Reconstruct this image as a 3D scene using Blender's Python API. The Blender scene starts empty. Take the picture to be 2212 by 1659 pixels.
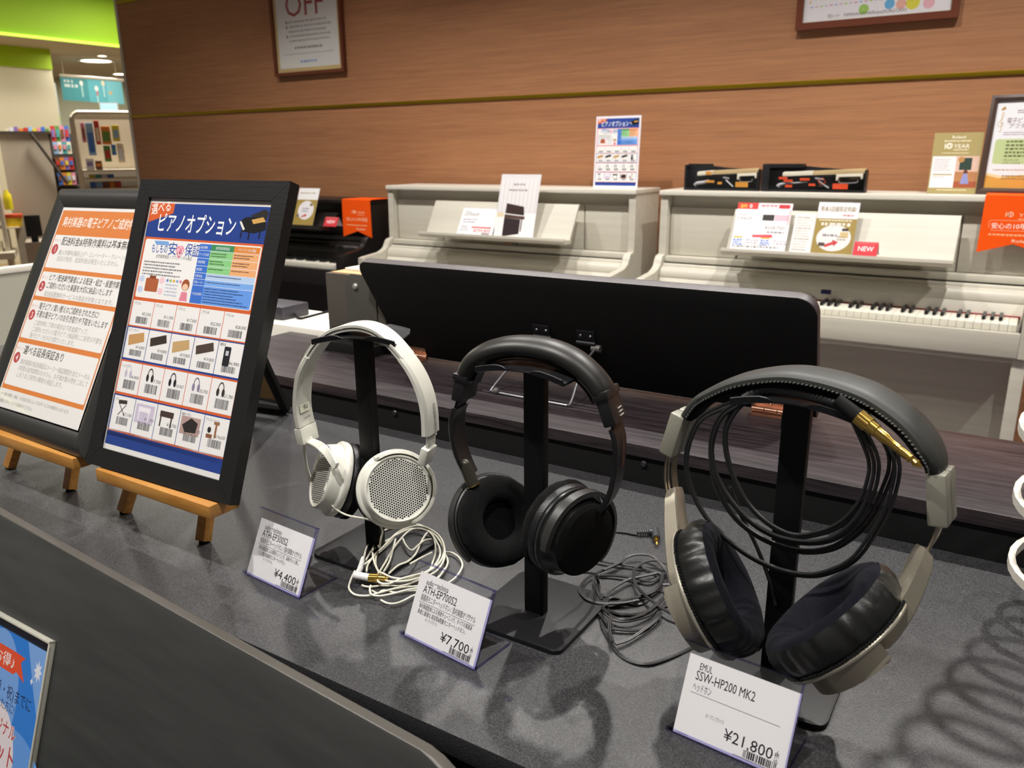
import bpy, bmesh, math, random
from mathutils import Vector, Matrix
V = Vector
random.seed(7)
SC = bpy.context.scene
COL = SC.collection
R = math.radians

# ------------------------------------------------------------------ camera
def cam_axes(yaw, pitch, roll):
    f = V((-math.sin(yaw) * math.cos(pitch), math.cos(yaw) * math.cos(pitch), -math.sin(pitch)))
    r = V((math.cos(yaw), math.sin(yaw), 0))
    d = f.cross(r)
    c, s = math.cos(roll), math.sin(roll)
    return c * r + s * d, -s * r + c * d, f
_r, _d, _f = cam_axes(R(32.474), R(16.011), R(0.5405))
cam = bpy.data.cameras.new('camera')
cam.sensor_width = 36.0
cam.lens = 1750 / 2212 * 36
cam.clip_start = 0.02
cam.clip_end = 60
cam.dof.use_dof = True
cam.dof.focus_distance = 0.82
cam.dof.aperture_fstop = 12.0
cam_ob = bpy.data.objects.new('camera', cam)
COL.objects.link(cam_ob)
cam_ob.matrix_world = Matrix(((_r.x, -_d.x, -_f.x, 0), (_r.y, -_d.y, -_f.y, 0), (_r.z, -_d.z, -_f.z, 1.30), (0, 0, 0, 1)))
SC.camera = cam_ob

# ------------------------------------------------------------------ world, exposure
SC.view_settings.view_transform = 'Standard'
SC.view_settings.look = 'None'
SC.view_settings.exposure = 0.0
SC.view_settings.gamma = 1.0
SC.view_settings.use_curve_mapping = False
wd = bpy.data.worlds.new('world')
SC.world = wd
wd.use_nodes = True
wd.node_tree.nodes['Background'].inputs[0].default_value = (1.0, 0.96, 0.9, 1)
wd.node_tree.nodes['Background'].inputs[1].default_value = 0.16

# ------------------------------------------------------------------ lights of the shop ceiling: x, y, watts, colour
CEIL = 3.2
LAMPS = [(-4.3, 2.15, 45), (-3.1, 2.15, 110), (-1.95, 2.15, 132), (-0.9, 2.15, 128), (0.17, 2.15, 165), (1.4, 2.15, 95),
         (-2.9, -0.1, 120), (-1.7, -0.1, 150), (-0.45, -0.15, 150), (0.9, -0.1, 60)]

# ------------------------------------------------------------------ materials
def lin(c):
    return c / 12.92 if c <= 0.04045 else ((c + 0.055) / 1.055) ** 2.4
def hexc(h):
    h = h.lstrip('#')
    return tuple(lin(int(h[i:i + 2], 16) / 255) for i in (0, 2, 4)) + (1.0,)
_mats = {}
def mat(name, h, rough=0.5, metal=0.0, spec=0.5, bump=None, emit=0.0, coat=0.0, sheen=0.0, mott=None):
    """plain principled material; bump=(scale, strength), mott=(scale, amount, stretch) mottles the colour"""
    if name in _mats:
        return _mats[name]
    m = bpy.data.materials.new(name)
    m.use_nodes = True
    nt = m.node_tree
    b = nt.nodes['Principled BSDF']
    b.inputs['Base Color'].default_value = hexc(h)
    b.inputs['Roughness'].default_value = rough
    b.inputs['Metallic'].default_value = metal
    b.inputs['Specular IOR Level'].default_value = spec
    if coat:
        b.inputs['Coat Weight'].default_value = coat
        b.inputs['Coat Roughness'].default_value = 0.08
    if sheen:
        b.inputs['Sheen Weight'].default_value = sheen
        b.inputs['Sheen Roughness'].default_value = 0.5
    if emit:
        b.inputs['Emission Color'].default_value = hexc(h)
        b.inputs['Emission Strength'].default_value = emit
    def tex(scale, stretch, detail=3.0):
        tc = nt.nodes.new('ShaderNodeTexCoord')
        mp = nt.nodes.new('ShaderNodeMapping')
        mp.inputs['Scale'].default_value = stretch
        nz = nt.nodes.new('ShaderNodeTexNoise')
        nz.inputs['Scale'].default_value = scale
        nz.inputs['Detail'].default_value = detail
        nt.links.new(tc.outputs['Object'], mp.inputs['Vector'])
        nt.links.new(mp.outputs['Vector'], nz.inputs['Vector'])
        return nz
    if mott:
        nz = tex(mott[0], mott[2] if len(mott) > 2 else (1, 1, 1), 5.0)
        rp = nt.nodes.new('ShaderNodeValToRGB')
        c = hexc(h)
        a = mott[1]
        rp.color_ramp.elements[0].position = 0.32
        rp.color_ramp.elements[1].position = 0.68
        rp.color_ramp.elements[0].color = tuple(x * (1 - a) for x in c[:3]) + (1,)
        rp.color_ramp.elements[1].color = tuple(min(1, x * (1 + a)) for x in c[:3]) + (1,)
        nt.links.new(nz.outputs['Fac'], rp.inputs['Fac'])
        nt.links.new(rp.outputs['Color'], b.inputs['Base Color'])
    if bump:
        nz = tex(bump[0], bump[2] if len(bump) > 2 else (1, 1, 1))
        bp = nt.nodes.new('ShaderNodeBump')
        bp.inputs['Strength'].default_value = bump[1]
        bp.inputs['Distance'].default_value = 0.002
        nt.links.new(nz.outputs['Fac'], bp.inputs['Height'])
        nt.links.new(bp.outputs['Normal'], b.inputs['Normal'])
    _mats[name] = m
    return m

def grain(name, dark, light, rough, fine, sheenb=0.15, axis='x', spec=0.5, st=0.06, con=0.12):
    """wood laminate with the grain running along x (or y)"""
    m = bpy.data.materials.new(name)
    m.use_nodes = True
    nt = m.node_tree
    b = nt.nodes['Principled BSDF']
    b.inputs['Roughness'].default_value = rough
    b.inputs['Specular IOR Level'].default_value = spec
    tc = nt.nodes.new('ShaderNodeTexCoord')
    mp = nt.nodes.new('ShaderNodeMapping')
    mp.inputs['Scale'].default_value = (st * fine, fine, fine) if axis == 'x' else (fine, st * fine, fine)
    n1 = nt.nodes.new('ShaderNodeTexNoise')
    n1.inputs['Scale'].default_value = 1.0
    n1.inputs['Detail'].default_value = 6.0
    n1.inputs['Roughness'].default_value = 0.65
    n1.inputs['Distortion'].default_value = 0.6
    n2 = nt.nodes.new('ShaderNodeTexNoise')
    n2.inputs['Scale'].default_value = 0.18
    n2.inputs['Detail'].default_value = 2.0
    mx = nt.nodes.new('ShaderNodeMath')
    mx.operation = 'MULTIPLY'
    mx.inputs[1].default_value = 0.78
    sb = nt.nodes.new('ShaderNodeMath')
    sb.operation = 'MULTIPLY_ADD'
    sb.inputs[1].default_value = 0.22
    rp = nt.nodes.new('ShaderNodeValToRGB')
    rp.color_ramp.elements[0].position = 0.5 - con
    rp.color_ramp.elements[1].position = 0.5 + con
    rp.color_ramp.elements[0].color = hexc(dark)
    rp.color_ramp.elements[1].color = hexc(light)
    nt.links.new(tc.outputs['Object'], mp.inputs['Vector'])
    nt.links.new(mp.outputs['Vector'], n1.inputs['Vector'])
    nt.links.new(mp.outputs['Vector'], n2.inputs['Vector'])
    nt.links.new(n1.outputs['Fac'], mx.inputs[0])
    nt.links.new(n2.outputs['Fac'], sb.inputs[0])
    nt.links.new(mx.outputs[0], sb.inputs[2])
    nt.links.new(sb.outputs[0], rp.inputs['Fac'])
    nt.links.new(rp.outputs['Color'], b.inputs['Base Color'])
    bp = nt.nodes.new('ShaderNodeBump')
    bp.inputs['Strength'].default_value = sheenb
    bp.inputs['Distance'].default_value = 0.001
    nt.links.new(n1.outputs['Fac'], bp.inputs['Height'])
    nt.links.new(bp.outputs['Normal'], b.inputs['Normal'])
    return m

def clear(name, tint=(0.97, 0.97, 0.99), rough=0.03, ior=1.45):
    """thin clear acrylic: see-through with fresnel reflections and plain transparent shadows"""
    m = bpy.data.materials.new(name)
    m.use_nodes = True
    nt = m.node_tree
    nt.nodes.remove(nt.nodes['Principled BSDF'])
    out = nt.nodes['Material Output']
    tr = nt.nodes.new('ShaderNodeBsdfTransparent')
    tr.inputs[0].default_value = (*tint, 1)
    gl = nt.nodes.new('ShaderNodeBsdfGlossy')
    gl.inputs['Roughness'].default_value = rough
    lw = nt.nodes.new('ShaderNodeLayerWeight')
    lw.inputs['Blend'].default_value = 0.5
    pw = nt.nodes.new('ShaderNodeMath')
    pw.operation = 'POWER'
    pw.inputs[1].default_value = 4.0
    fr = nt.nodes.new('ShaderNodeMath')
    fr.operation = 'MULTIPLY_ADD'
    fr.inputs[1].default_value = 0.6
    fr.inputs[2].default_value = ((ior - 1) / (ior + 1)) ** 2
    mx = nt.nodes.new('ShaderNodeMixShader')
    nt.links.new(lw.outputs['Facing'], pw.inputs[0])
    nt.links.new(pw.outputs[0], fr.inputs[0])
    nt.links.new(fr.outputs[0], mx.inputs[0])
    nt.links.new(tr.outputs[0], mx.inputs[1])
    nt.links.new(gl.outputs[0], mx.inputs[2])
    nt.links.new(mx.outputs[0], out.inputs['Surface'])
    return m

def speck(name, dark, light, scale, rough, bump):
    """dark textured laminate with fine light specks"""
    m = bpy.data.materials.new(name)
    m.use_nodes = True
    nt = m.node_tree
    b = nt.nodes['Principled BSDF']
    b.inputs['Roughness'].default_value = rough
    tc = nt.nodes.new('ShaderNodeTexCoord')
    nz = nt.nodes.new('ShaderNodeTexNoise')
    nz.inputs['Scale'].default_value = scale
    nz.inputs['Detail'].default_value = 2.0
    rp = nt.nodes.new('ShaderNodeValToRGB')
    rp.color_ramp.elements[0].position = 0.40
    rp.color_ramp.elements[1].position = 0.66
    rp.color_ramp.elements[0].color = hexc(dark)
    rp.color_ramp.elements[1].color = hexc(light)
    bp = nt.nodes.new('ShaderNodeBump')
    bp.inputs['Strength'].default_value = bump
    bp.inputs['Distance'].default_value = 0.0006
    nt.links.new(tc.outputs['Object'], nz.inputs['Vector'])
    nt.links.new(nz.outputs['Fac'], rp.inputs['Fac'])
    nt.links.new(rp.outputs['Color'], b.inputs['Base Color'])
    nt.links.new(nz.outputs['Fac'], bp.inputs['Height'])
    nt.links.new(bp.outputs['Normal'], b.inputs['Normal'])
    return m

def pr(h):
    """printing ink"""
    return mat('ink_' + h.lstrip('#').lower(), h, 0.55, spec=0.25)

# ------------------------------------------------------------------ geometry helpers
class B:
    """collects shapes into one mesh"""
    def __init__(s):
        s.bm = bmesh.new()
        s.sharp = True
    def face(s, vs, m=0):
        try:
            f = s.bm.faces.new(vs)
            f.material_index = m
            return f
        except ValueError:
            return None
    def ring(s, pts):
        return [s.bm.verts.new(p) for p in pts]
    def skin(s, rings, m=0, closed=True, loop=False, caps=True, mf=None):
        """bridge successive rings of points"""
        rs = [s.ring(r) for r in rings]
        n = len(rs[0])
        k = len(rs)
        for i in range(k if loop else k - 1):
            a, b = rs[i], rs[(i + 1) % k]
            for j in range(n if closed else n - 1):
                s.face([a[j], a[(j + 1) % n], b[(j + 1) % n], b[j]], mf(i, j) if mf else m)
        if caps and not loop and closed:
            s.face(list(reversed(rs[0])), mf(0, 0) if mf else m)
            s.face(rs[-1], mf(k - 2, 0) if mf else m)
        return rs
    def box(s, lo, hi, m=0, bev=0.0, X=None, O=None, seg=2):
        """axis box from lo to hi; X=(x,y,z axes), O=origin put it in another frame"""
        x0, y0, z0 = lo
        x1, y1, z1 = hi
        P = [V((x, y, z)) for z in (z0, z1) for y in (y0, y1) for x in (x0, x1)]
        if X is not None:
            P = [O + X[0] * p.x + X[1] * p.y + X[2] * p.z for p in P]
        v = [s.bm.verts.new(p) for p in P]
        fs = [s.face([v[i] for i in q], m) for q in ((0, 2, 3, 1), (4, 5, 7, 6), (0, 1, 5, 4), (2, 6, 7, 3), (0, 4, 6, 2), (1, 3, 7, 5))]
        if bev > 0:
            es = list({e for f in fs for e in f.edges})
            r = bmesh.ops.bevel(s.bm, geom=es, offset=bev, segments=seg, affect='EDGES', profile=0.6)
            for f in r['faces']:
                f.material_index = m
        return s
    def prism(s, pts, O, X, Y, T, m=0, bev=0.0, seg=2, ms=None):
        """2-D outline (in X,Y) pushed along T"""
        P = [O + X * p[0] + Y * p[1] for p in pts]
        n = len(P)
        a = s.ring(P)
        b = s.ring([p + T for p in P])
        fs = [s.face(list(reversed(a)), m), s.face(b, m)]
        sd = [s.face([a[i], a[(i + 1) % n], b[(i + 1) % n], b[i]], m if ms is None else ms) for i in range(n)]
        if bev > 0:
            es = [e for f in fs if f for e in f.edges]
            r = bmesh.ops.bevel(s.bm, geom=list(set(es)), offset=bev, segments=seg, affect='EDGES', profile=0.6)
            for f in r['faces']:
                f.material_index = m if ms is None else ms
        return s
    def lathe(s, prof, O, A, U=None, n=40, m=0, sx=1.0, sy=1.0, rip=None, mf=None, caps=False):
        """profile [(r, h)] turned round axis A at O; rip(i, ang) scales radius"""
        A = A.normalized()
        U = (U - A * U.dot(A)).normalized() if U is not None else A.orthogonal().normalized()
        W = A.cross(U)
        rings = []
        for i, (r, h) in enumerate(prof):
            q = []
            for k in range(n):
                a = 2 * math.pi * k / n
                rr = r * (rip(i, a) if rip else 1.0)
                q.append(O + A * h + U * (rr * sy * math.cos(a)) + W * (rr * sx * math.sin(a)))
            rings.append(q)
        s.skin(rings, m, caps=caps, mf=mf)
        return s
    def tube(s, pts, r, n=8, m=0, loop=False, rf=None):
        P = [V(p) for p in pts]
        k = len(P)
        rings = []
        N = None
        for i in range(k):
            if loop:
                t = P[(i + 1) % k] - P[i - 1]
            else:
                t = P[min(i + 1, k - 1)] - P[max(i - 1, 0)]
            if t.length < 1e-9:
                t = V((0, 0, 1))
            t.normalize()
            if N is None:
                N = t.orthogonal().normalized()
            N = (N - t * N.dot(t))
            N = N.normalized() if N.length > 1e-6 else t.orthogonal().normalized()
            W = t.cross(N)
            rr = rf(i / max(1, k - 1)) * r if rf else r
            rings.append([P[i] + N * (rr * math.cos(2 * math.pi * j / n)) + W * (rr * math.sin(2 * math.pi * j / n)) for j in range(n)])
        s.skin(rings, m, loop=loop)
        return s
    def cyl(s, a, b, r, r2=None, n=20, m=0):
        a, b = V(a), V(b)
        r2 = r if r2 is None else r2
        return s.lathe([(r, 0), (r2, (b - a).length)], a, b - a, n=n, m=m, caps=True)
    def ball(s, c, r, m=0, n=12):
        pr_ = [(max(1e-5, r * math.sin(math.pi * i / 8)), -r * math.cos(math.pi * i / 8)) for i in range(9)]
        return s.lathe(pr_, V(c), V((0, 0, 1)), n=n, m=m)

def smooth_pts(pts, sub=6, loop=False):
    """Catmull-Rom through points"""
    P = [V(p) for p in pts]
    n = len(P)
    out = []
    for i in range(n if loop else n - 1):
        if loop:
            a, b, c, d = P[i - 1], P[i], P[(i + 1) % n], P[(i + 2) % n]
        else:
            a, b, c, d = P[max(i - 1, 0)], P[i], P[i + 1], P[min(i + 2, n - 1)]
        for k in range(sub):
            t = k / sub
            out.append(0.5 * ((2 * b) + (c - a) * t + (2 * a - 5 * b + 4 * c - d) * t * t + (3 * b - a - 3 * c + d) * t ** 3))
    if not loop:
        out.append(P[-1])
    return out

def rrect(w, h, r, n=5, x0=0.0, y0=0.0):
    """rounded rectangle outline, lower-left corner at x0,y0"""
    o = []
    for cx, cy, a0 in ((x0 + w - r, y0 + r, -90), (x0 + w - r, y0 + h - r, 0), (x0 + r, y0 + h - r, 90), (x0 + r, y0 + r, 180)):
        for i in range(n + 1):
            a = R(a0 + 90 * i / n)
            o.append((cx + r * math.cos(a), cy + r * math.sin(a)))
    return o

ORG = {}
def thing(name, label, cat, loc, group=None, rz=0.0):
    o = bpy.data.objects.new(name, None)
    COL.objects.link(o)
    o.empty_display_size = 0.05
    o.location = loc
    o.rotation_euler = (0, 0, rz)
    ORG[o] = V(loc)
    o['label'] = label
    o['category'] = cat
    if group:
        o['group'] = group
    return o

def mk(name, b, mats, parent=None, label=None, loc=None, local=False):
    """link the collected mesh as ONE object; points are world points unless local"""
    if not isinstance(mats, (list, tuple)):
        mats = [mats]
    bm = b.bm
    org = V((0, 0, 0))
    if not local:
        if parent is not None:
            org = ORG[parent]
        elif loc is not None:
            org = V(loc)
    for v in bm.verts:
        v.co -= org
    bmesh.ops.recalc_face_normals(bm, faces=bm.faces[:]) if b.sharp else None
    for f in bm.faces:
        f.smooth = b.sharp
    if b.sharp:
        for e in bm.edges:
            if len(e.link_faces) == 2 and e.calc_face_angle(0) > R(38):
                e.smooth = False
    me = bpy.data.meshes.new(name)
    bm.to_mesh(me)
    bm.free()
    for m in mats:
        me.materials.append(m)
    o = bpy.data.objects.new(name, me)
    COL.objects.link(o)
    if parent is not None:
        o.parent = parent
        ORG[o] = ORG[parent] if not local else V((0, 0, 0))
    else:
        if loc is not None:
            o.location = loc
        ORG[o] = org
    if label:
        o['label'] = label
    return o

def tag(o, label, cat, group=None, kind=None):
    if label:
        o['label'] = label
    if cat:
        o['category'] = cat
    if group:
        o['group'] = group
    if kind:
        o['kind'] = kind
    return o

def struct(name, b, m, loc=None):
    o = mk(name, b, m, None, loc=loc)
    o['kind'] = 'structure'
    return o

def copy_tree(o, parent=None, loc=None, rz=None, label=None):
    """a copy of a thing with copies of its parts and sub-parts (mesh data shared)"""
    c = o.copy()
    COL.objects.link(c)
    if parent is not None:
        c.parent = parent
    if loc is not None:
        c.location = loc
    if rz is not None:
        c.rotation_euler = (0, 0, rz)
    if label:
        c['label'] = label
    for ch in [x for x in bpy.data.objects if x.parent == o]:
        copy_tree(ch, c)
    return c

# ------------------------------------------------------------------ printed sheets
_txt = {}
def glyphs(body, bold):
    key = (body, bold)
    if key in _txt:
        return _txt[key]
    cu = bpy.data.curves.new('t', 'FONT')
    cu.body = body
    cu.size = 1.0
    cu.resolution_u = 2
    cu.offset = 0.009 if bold else 0.0
    ob = bpy.data.objects.new('t', cu)
    COL.objects.link(ob)
    dg = bpy.context.evaluated_depsgraph_get()
    ev = ob.evaluated_get(dg)
    me = ev.to_mesh()
    vs = [(v.co.x, v.co.y) for v in me.vertices]
    fs = [tuple(p.vertices) for p in me.polygons]
    ev.to_mesh_clear()
    bpy.data.objects.remove(ob)
    bpy.data.curves.remove(cu)
    w = max([v[0] for v in vs], default=1.0)
    _txt[key] = (vs, fs, w)
    return _txt[key]

class Sheet:
    """flat printed sheet: O top-left corner, u right, v down (unit vectors); units mm"""
    def __init__(s, O, u, v, w, h, paper='#f0eeec', thick=0.3):
        s.O, s.u, s.v = V(O), V(u).normalized(), V(v).normalized()
        s.n = s.v.cross(s.u).normalized()
        s.w, s.h = w, h
        s.b = B()
        s.b.sharp = False
        s.mats = []
        s.ymap = None
        pts = [(0, 0), (0, h), (w, h), (w, 0)]
        s.b.prism([(p[0] / 1000, p[1] / 1000) for p in pts], s.O - s.n * (thick / 1000), s.u, s.v, s.n * (thick / 1000), s.mi(paper))
    def mi(s, h):
        m = h if not isinstance(h, str) else pr(h)
        if m not in s.mats:
            s.mats.append(m)
        return s.mats.index(m)
    def P(s, x, y, lv, raw=False):
        if s.ymap and not raw:
            y = s.ymap(y)
        return s.O + s.u * (x / 1000) + s.v * (y / 1000) + s.n * (0.00004 * lv)
    def poly(s, pts, col, lv=1):
        vs = [s.b.bm.verts.new(s.P(x, y, lv)) for x, y in pts]
        f = s.b.face(vs, s.mi(col))
        if f:
            f.normal_update()
            if f.normal.dot(s.n) < 0:
                f.normal_flip()
        return s
    def rect(s, x, y, w, h, col, lv=1):
        return s.poly([(x, y), (x + w, y), (x + w, y + h), (x, y + h)], col, lv)
    def rr(s, x, y, w, h, r, col, lv=1):
        return s.poly(rrect(w, h, r, 4, x, y), col, lv)
    def circ(s, x, y, r, col, lv=1, ry=None, n=24):
        ry = ry or r
        return s.poly([(x + r * math.cos(2 * math.pi * i / n), y + ry * math.sin(2 * math.pi * i / n)) for i in range(n)], col, lv)
    def arc(s, x, y, r, ry, a0, a1, t, col, lv=1, n=16):
        """thick arc"""
        for i in range(n):
            a, c = R(a0 + (a1 - a0) * i / n), R(a0 + (a1 - a0) * (i + 1) / n)
            s.poly([(x + r * math.cos(a), y + ry * math.sin(a)), (x + r * math.cos(c), y + ry * math.sin(c)),
                    (x + (r - t) * math.cos(c), y + (ry - t) * math.sin(c)), (x + (r - t) * math.cos(a), y + (ry - t) * math.sin(a))], col, lv)
        return s
    def text(s, x, y, size, body, col, sx=None, w=None, bold=False, lv=3, al='l', slope=0.0, rot=0.0):
        """baseline at y; size = capital height-ish em in mm; w = fit to this width"""
        vs, fs, tw = glyphs(body, bold)
        k = size
        kx = k * (sx or 1.0)
        if w:
            kx = w / tw
        x0 = x - (tw * kx if al == 'r' else tw * kx / 2 if al == 'c' else 0)
        cr, sr = math.cos(rot), math.sin(rot)
        if s.ymap:
            y = s.ymap(y)
        m = s.mi(col)
        bv = []
        for px, py in vs:
            dx, dy = px * kx + py * k * slope, -py * k
            bv.append(s.b.bm.verts.new(s.P(x0 + dx * cr - dy * sr, y + dx * sr + dy * cr, lv, True)))
        for f in fs:
            q = s.b.face([bv[i] for i in f], m)
            if q:
                q.normal_update()
                if q.normal.dot(s.n) < 0:
                    q.normal_flip()
        return s
    def lines(s, x, y, w, rows, gap, th, col='#9a9794', lv=2, jit=0.25, seed=1):
        """rows of writing too small to read: broken thin strokes"""
        rd = random.Random(seed)
        for r_ in range(rows):
            cx = x
            end = x + w * (1 - jit * rd.random())
            while cx < end:
                ww = min(end - cx, th * (0.6 + 1.2 * rd.random()))
                s.rect(cx, y + r_ * gap, ww, th * (0.75 + 0.25 * rd.random()), col, lv)
                cx += ww + th * (0.25 + 0.3 * rd.random())
        return s
    def bars(s, x, y, w, h, col='#2a2a2c', lv=2, seed=3):
        rd = random.Random(seed)
        cx = x
        u = w / 62
        while cx < x + w:
            bw = u * rd.choice((1, 1, 2, 2, 3))
            s.rect(cx, y, min(bw, x + w - cx), h, col, lv)
            cx += bw + u * rd.choice((1, 1, 2))
        return s
    def done(s, name, parent, label=None):
        return mk(name, s.b, s.mats, parent, label)

# ------------------------------------------------------------------ shared materials
X1, Y1, Z1 = V((1, 0, 0)), V((0, 1, 0)), V((0, 0, 1))
m_wallwood = grain('brown_wood_panel', '#966546', '#b88259', 0.5, 120.0, 0.10, st=0.028, con=0.2)
m_gold = mat('gold_strip', '#b99a26', 0.28, 0.9)
m_darkwood = grain('dark_wood_laminate', '#171315', '#3c3337', 0.38, 130.0, 0.25, spec=0.4)
m_table = speck('charcoal_laminate', '#252527', '#454547', 900.0, 0.42, 0.5)
m_blk = mat('black_board', '#161617', 0.5, bump=(300, 0.15))
m_matblk = mat('matt_black_back', '#0b0b0c', 0.8, spec=0.3)
m_metblk = mat('black_steel', '#141417', 0.45, 0.0, 0.35, bump=(1500, 0.12))
m_screw = mat('dark_screw', '#5a5a5c', 0.3, 0.9)
m_copper = mat('bronze_hinge', '#9b7866', 0.3, 0.9)
m_whitemet = mat('white_paint', '#e6e2d6', 0.45)
m_glass = clear('clear_acrylic', (0.985, 0.985, 0.992))
m_edge = clear('violet_acrylic_edge', (0.70, 0.69, 0.92), 0.1)
m_pane = clear('picture_pane', (0.99, 0.99, 0.99), 0.04, 1.35)

# ------------------------------------------------------------------ room
b = B(); b.box((-22, -4, -0.05), (5, 18, 0.0))
struct('floor', b, grain('pale_plank_floor', '#a58a68', '#bda27e', 0.35, 18.0, 0.05))
b = B(); b.box((-9.9, -4, CEIL), (5, 18, CEIL + 0.1))
struct('ceiling', b, mat('ceiling_white', '#e4e0d8', 0.9))
b = B(); b.box((-22, -4, 2.60), (-10.0, 18, 2.70))
struct('ceiling_2', b, mat('ceiling_beige', '#b9ad98', 0.9))
b = B(); b.box((-5.38, 3.58, 0), (5, 3.72, CEIL))
struct('wall_back', b, m_wallwood)
for i, z in ((1, 1.556), (2, 2.277)):
    b = B(); b.box((-5.385, 3.572, z - 0.0085), (5, 3.581, z + 0.0085), bev=0.0015)
    struct('trim_%d' % i, b, m_gold)
b = B(); b.box((-5.405, 3.575, 0), (-5.379, 3.725, CEIL))
struct('trim_3', b, mat('pale_end_strip', '#cfc8ba', 0.4))
b = B(); b.box((-10.0, -4, 2.60), (-9.9, 18, CEIL))
struct('wall_lime_fascia', b, mat('lime_paint', '#98c422', 0.7))
b = B(); b.box((-9.9, -4, 2.585), (-9.86, 18, 2.612))
struct('trim_4', b, mat('lime_edge_light', '#d2ff50', 0.6, emit=0.9))
b = B(); b.box((-11.1, -4, 0), (-10.9, 6.22, 2.60))
struct('wall_white', b, mat('cream_wall_paint', '#d6cfb4', 0.85))
b = B(); b.box((-10.9, -4, 2.36), (-10.88, 6.22, 2.60))
struct('trim_5', b, mat('lime_band_paint', '#a9cf12', 0.7))
b = B(); b.box((-22, -4, 0), (-21.8, 18, 2.6))
struct('wall_far', b, mat('far_wall_paint', '#bdbfa6', 0.9))
b = B(); b.box((-0.9, 0, 0), (2.6, 0.1, 2.6), X=(V((0.5, 0.866, 0)), V((-0.866, 0.5, 0)), Z1), O=V((-0.866, 0.5, 0)) * 16.8)
struct('wall_shop', b, mat('shop_wall_paint', '#b9bba2', 0.9))
b = B(); b.box((-22, 17.8, 0), (5, 18, CEIL))
struct('wall_side', b, mat('side_wall_paint', '#c9c2ae', 0.9))
b = B(); b.box((-7.6, -4.0, 0.0), (5.0, 3.58, 0.006))
struct('floor_mat', b, mat('plum_carpet', '#5b505c', 0.95))

# lamps: recessed downlights
def downlight(x, y, z, r, label, group, watts=0, col=(1.0, 0.965, 0.91), cone=112, glow=6.0):
    t = thing('ceiling_downlight', label, 'ceiling light', (x, y, z), group)
    b = B(); b.lathe([(r, 0.0), (r * 1.25, -0.004), (r * 1.25, -0.012), (r, -0.012), (r * 0.98, 0.0)], V((x, y, z)), Z1, n=28)
    mk('trim_ring', b, m_whitemet, t)
    b = B(); b.lathe([(0.001, -0.004), (r * 0.97, -0.004)], V((x, y, z)), Z1, n=24)
    mk('lamp_disc', b, mat('lamp_glow_%d' % int(glow), '#fff2df', 0.5, emit=glow), t)
    if watts:
        l = bpy.data.lights.new('downlight', 'SPOT')
        l.energy = watts
        l.color = col
        l.spot_size = R(cone)
        l.spot_blend = 0.55
        l.shadow_soft_size = 0.032
        o = bpy.data.objects.new('downlight', l)
        COL.objects.link(o)
        o.parent = t
        o.location = (0, 0, -0.03)
    return t
for i, (x, y, w) in enumerate(LAMPS):
    downlight(x, y, CEIL, 0.06, 'round recessed downlight in the ceiling above the piano corner', 'downlights above the piano corner', w)
for (x, y, r, lb) in ((-11.6, 7.28, 0.20, 'large bright round light in the low ceiling beyond the lime fascia'),
                      (-10.95, 6.97, 0.055, 'small bright spot just above the large round ceiling light'),
                      (-13.15, 8.66, 0.12, 'bright ceiling light cut off by the brown wall, above the teal banner')):
    downlight(x, y, 2.60, r, lb, None, 0, glow=14.0)
for (x, y, w) in ((-11.6, 7.28, 30), (-10.3, 4.6, 9), (-13.2, 8.0, 26), (-7.3, 4.6, 135), (-17, 9, 60), (-8.8, 6.4, 40), (-10.7, 6.6, 12)):  # fills added to brighten the far shop; only the first sits at a fixture
    l = bpy.data.lights.new('shop_fill', 'AREA'); l.shape = 'DISK'; l.size = 0.5; l.energy = w; l.color = (1, 0.95, 0.86)
    o = bpy.data.objects.new('shop_fill', l); COL.objects.link(o); o.location = (x, y, 2.55 if x < -9.9 else CEIL - 0.05)

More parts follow.
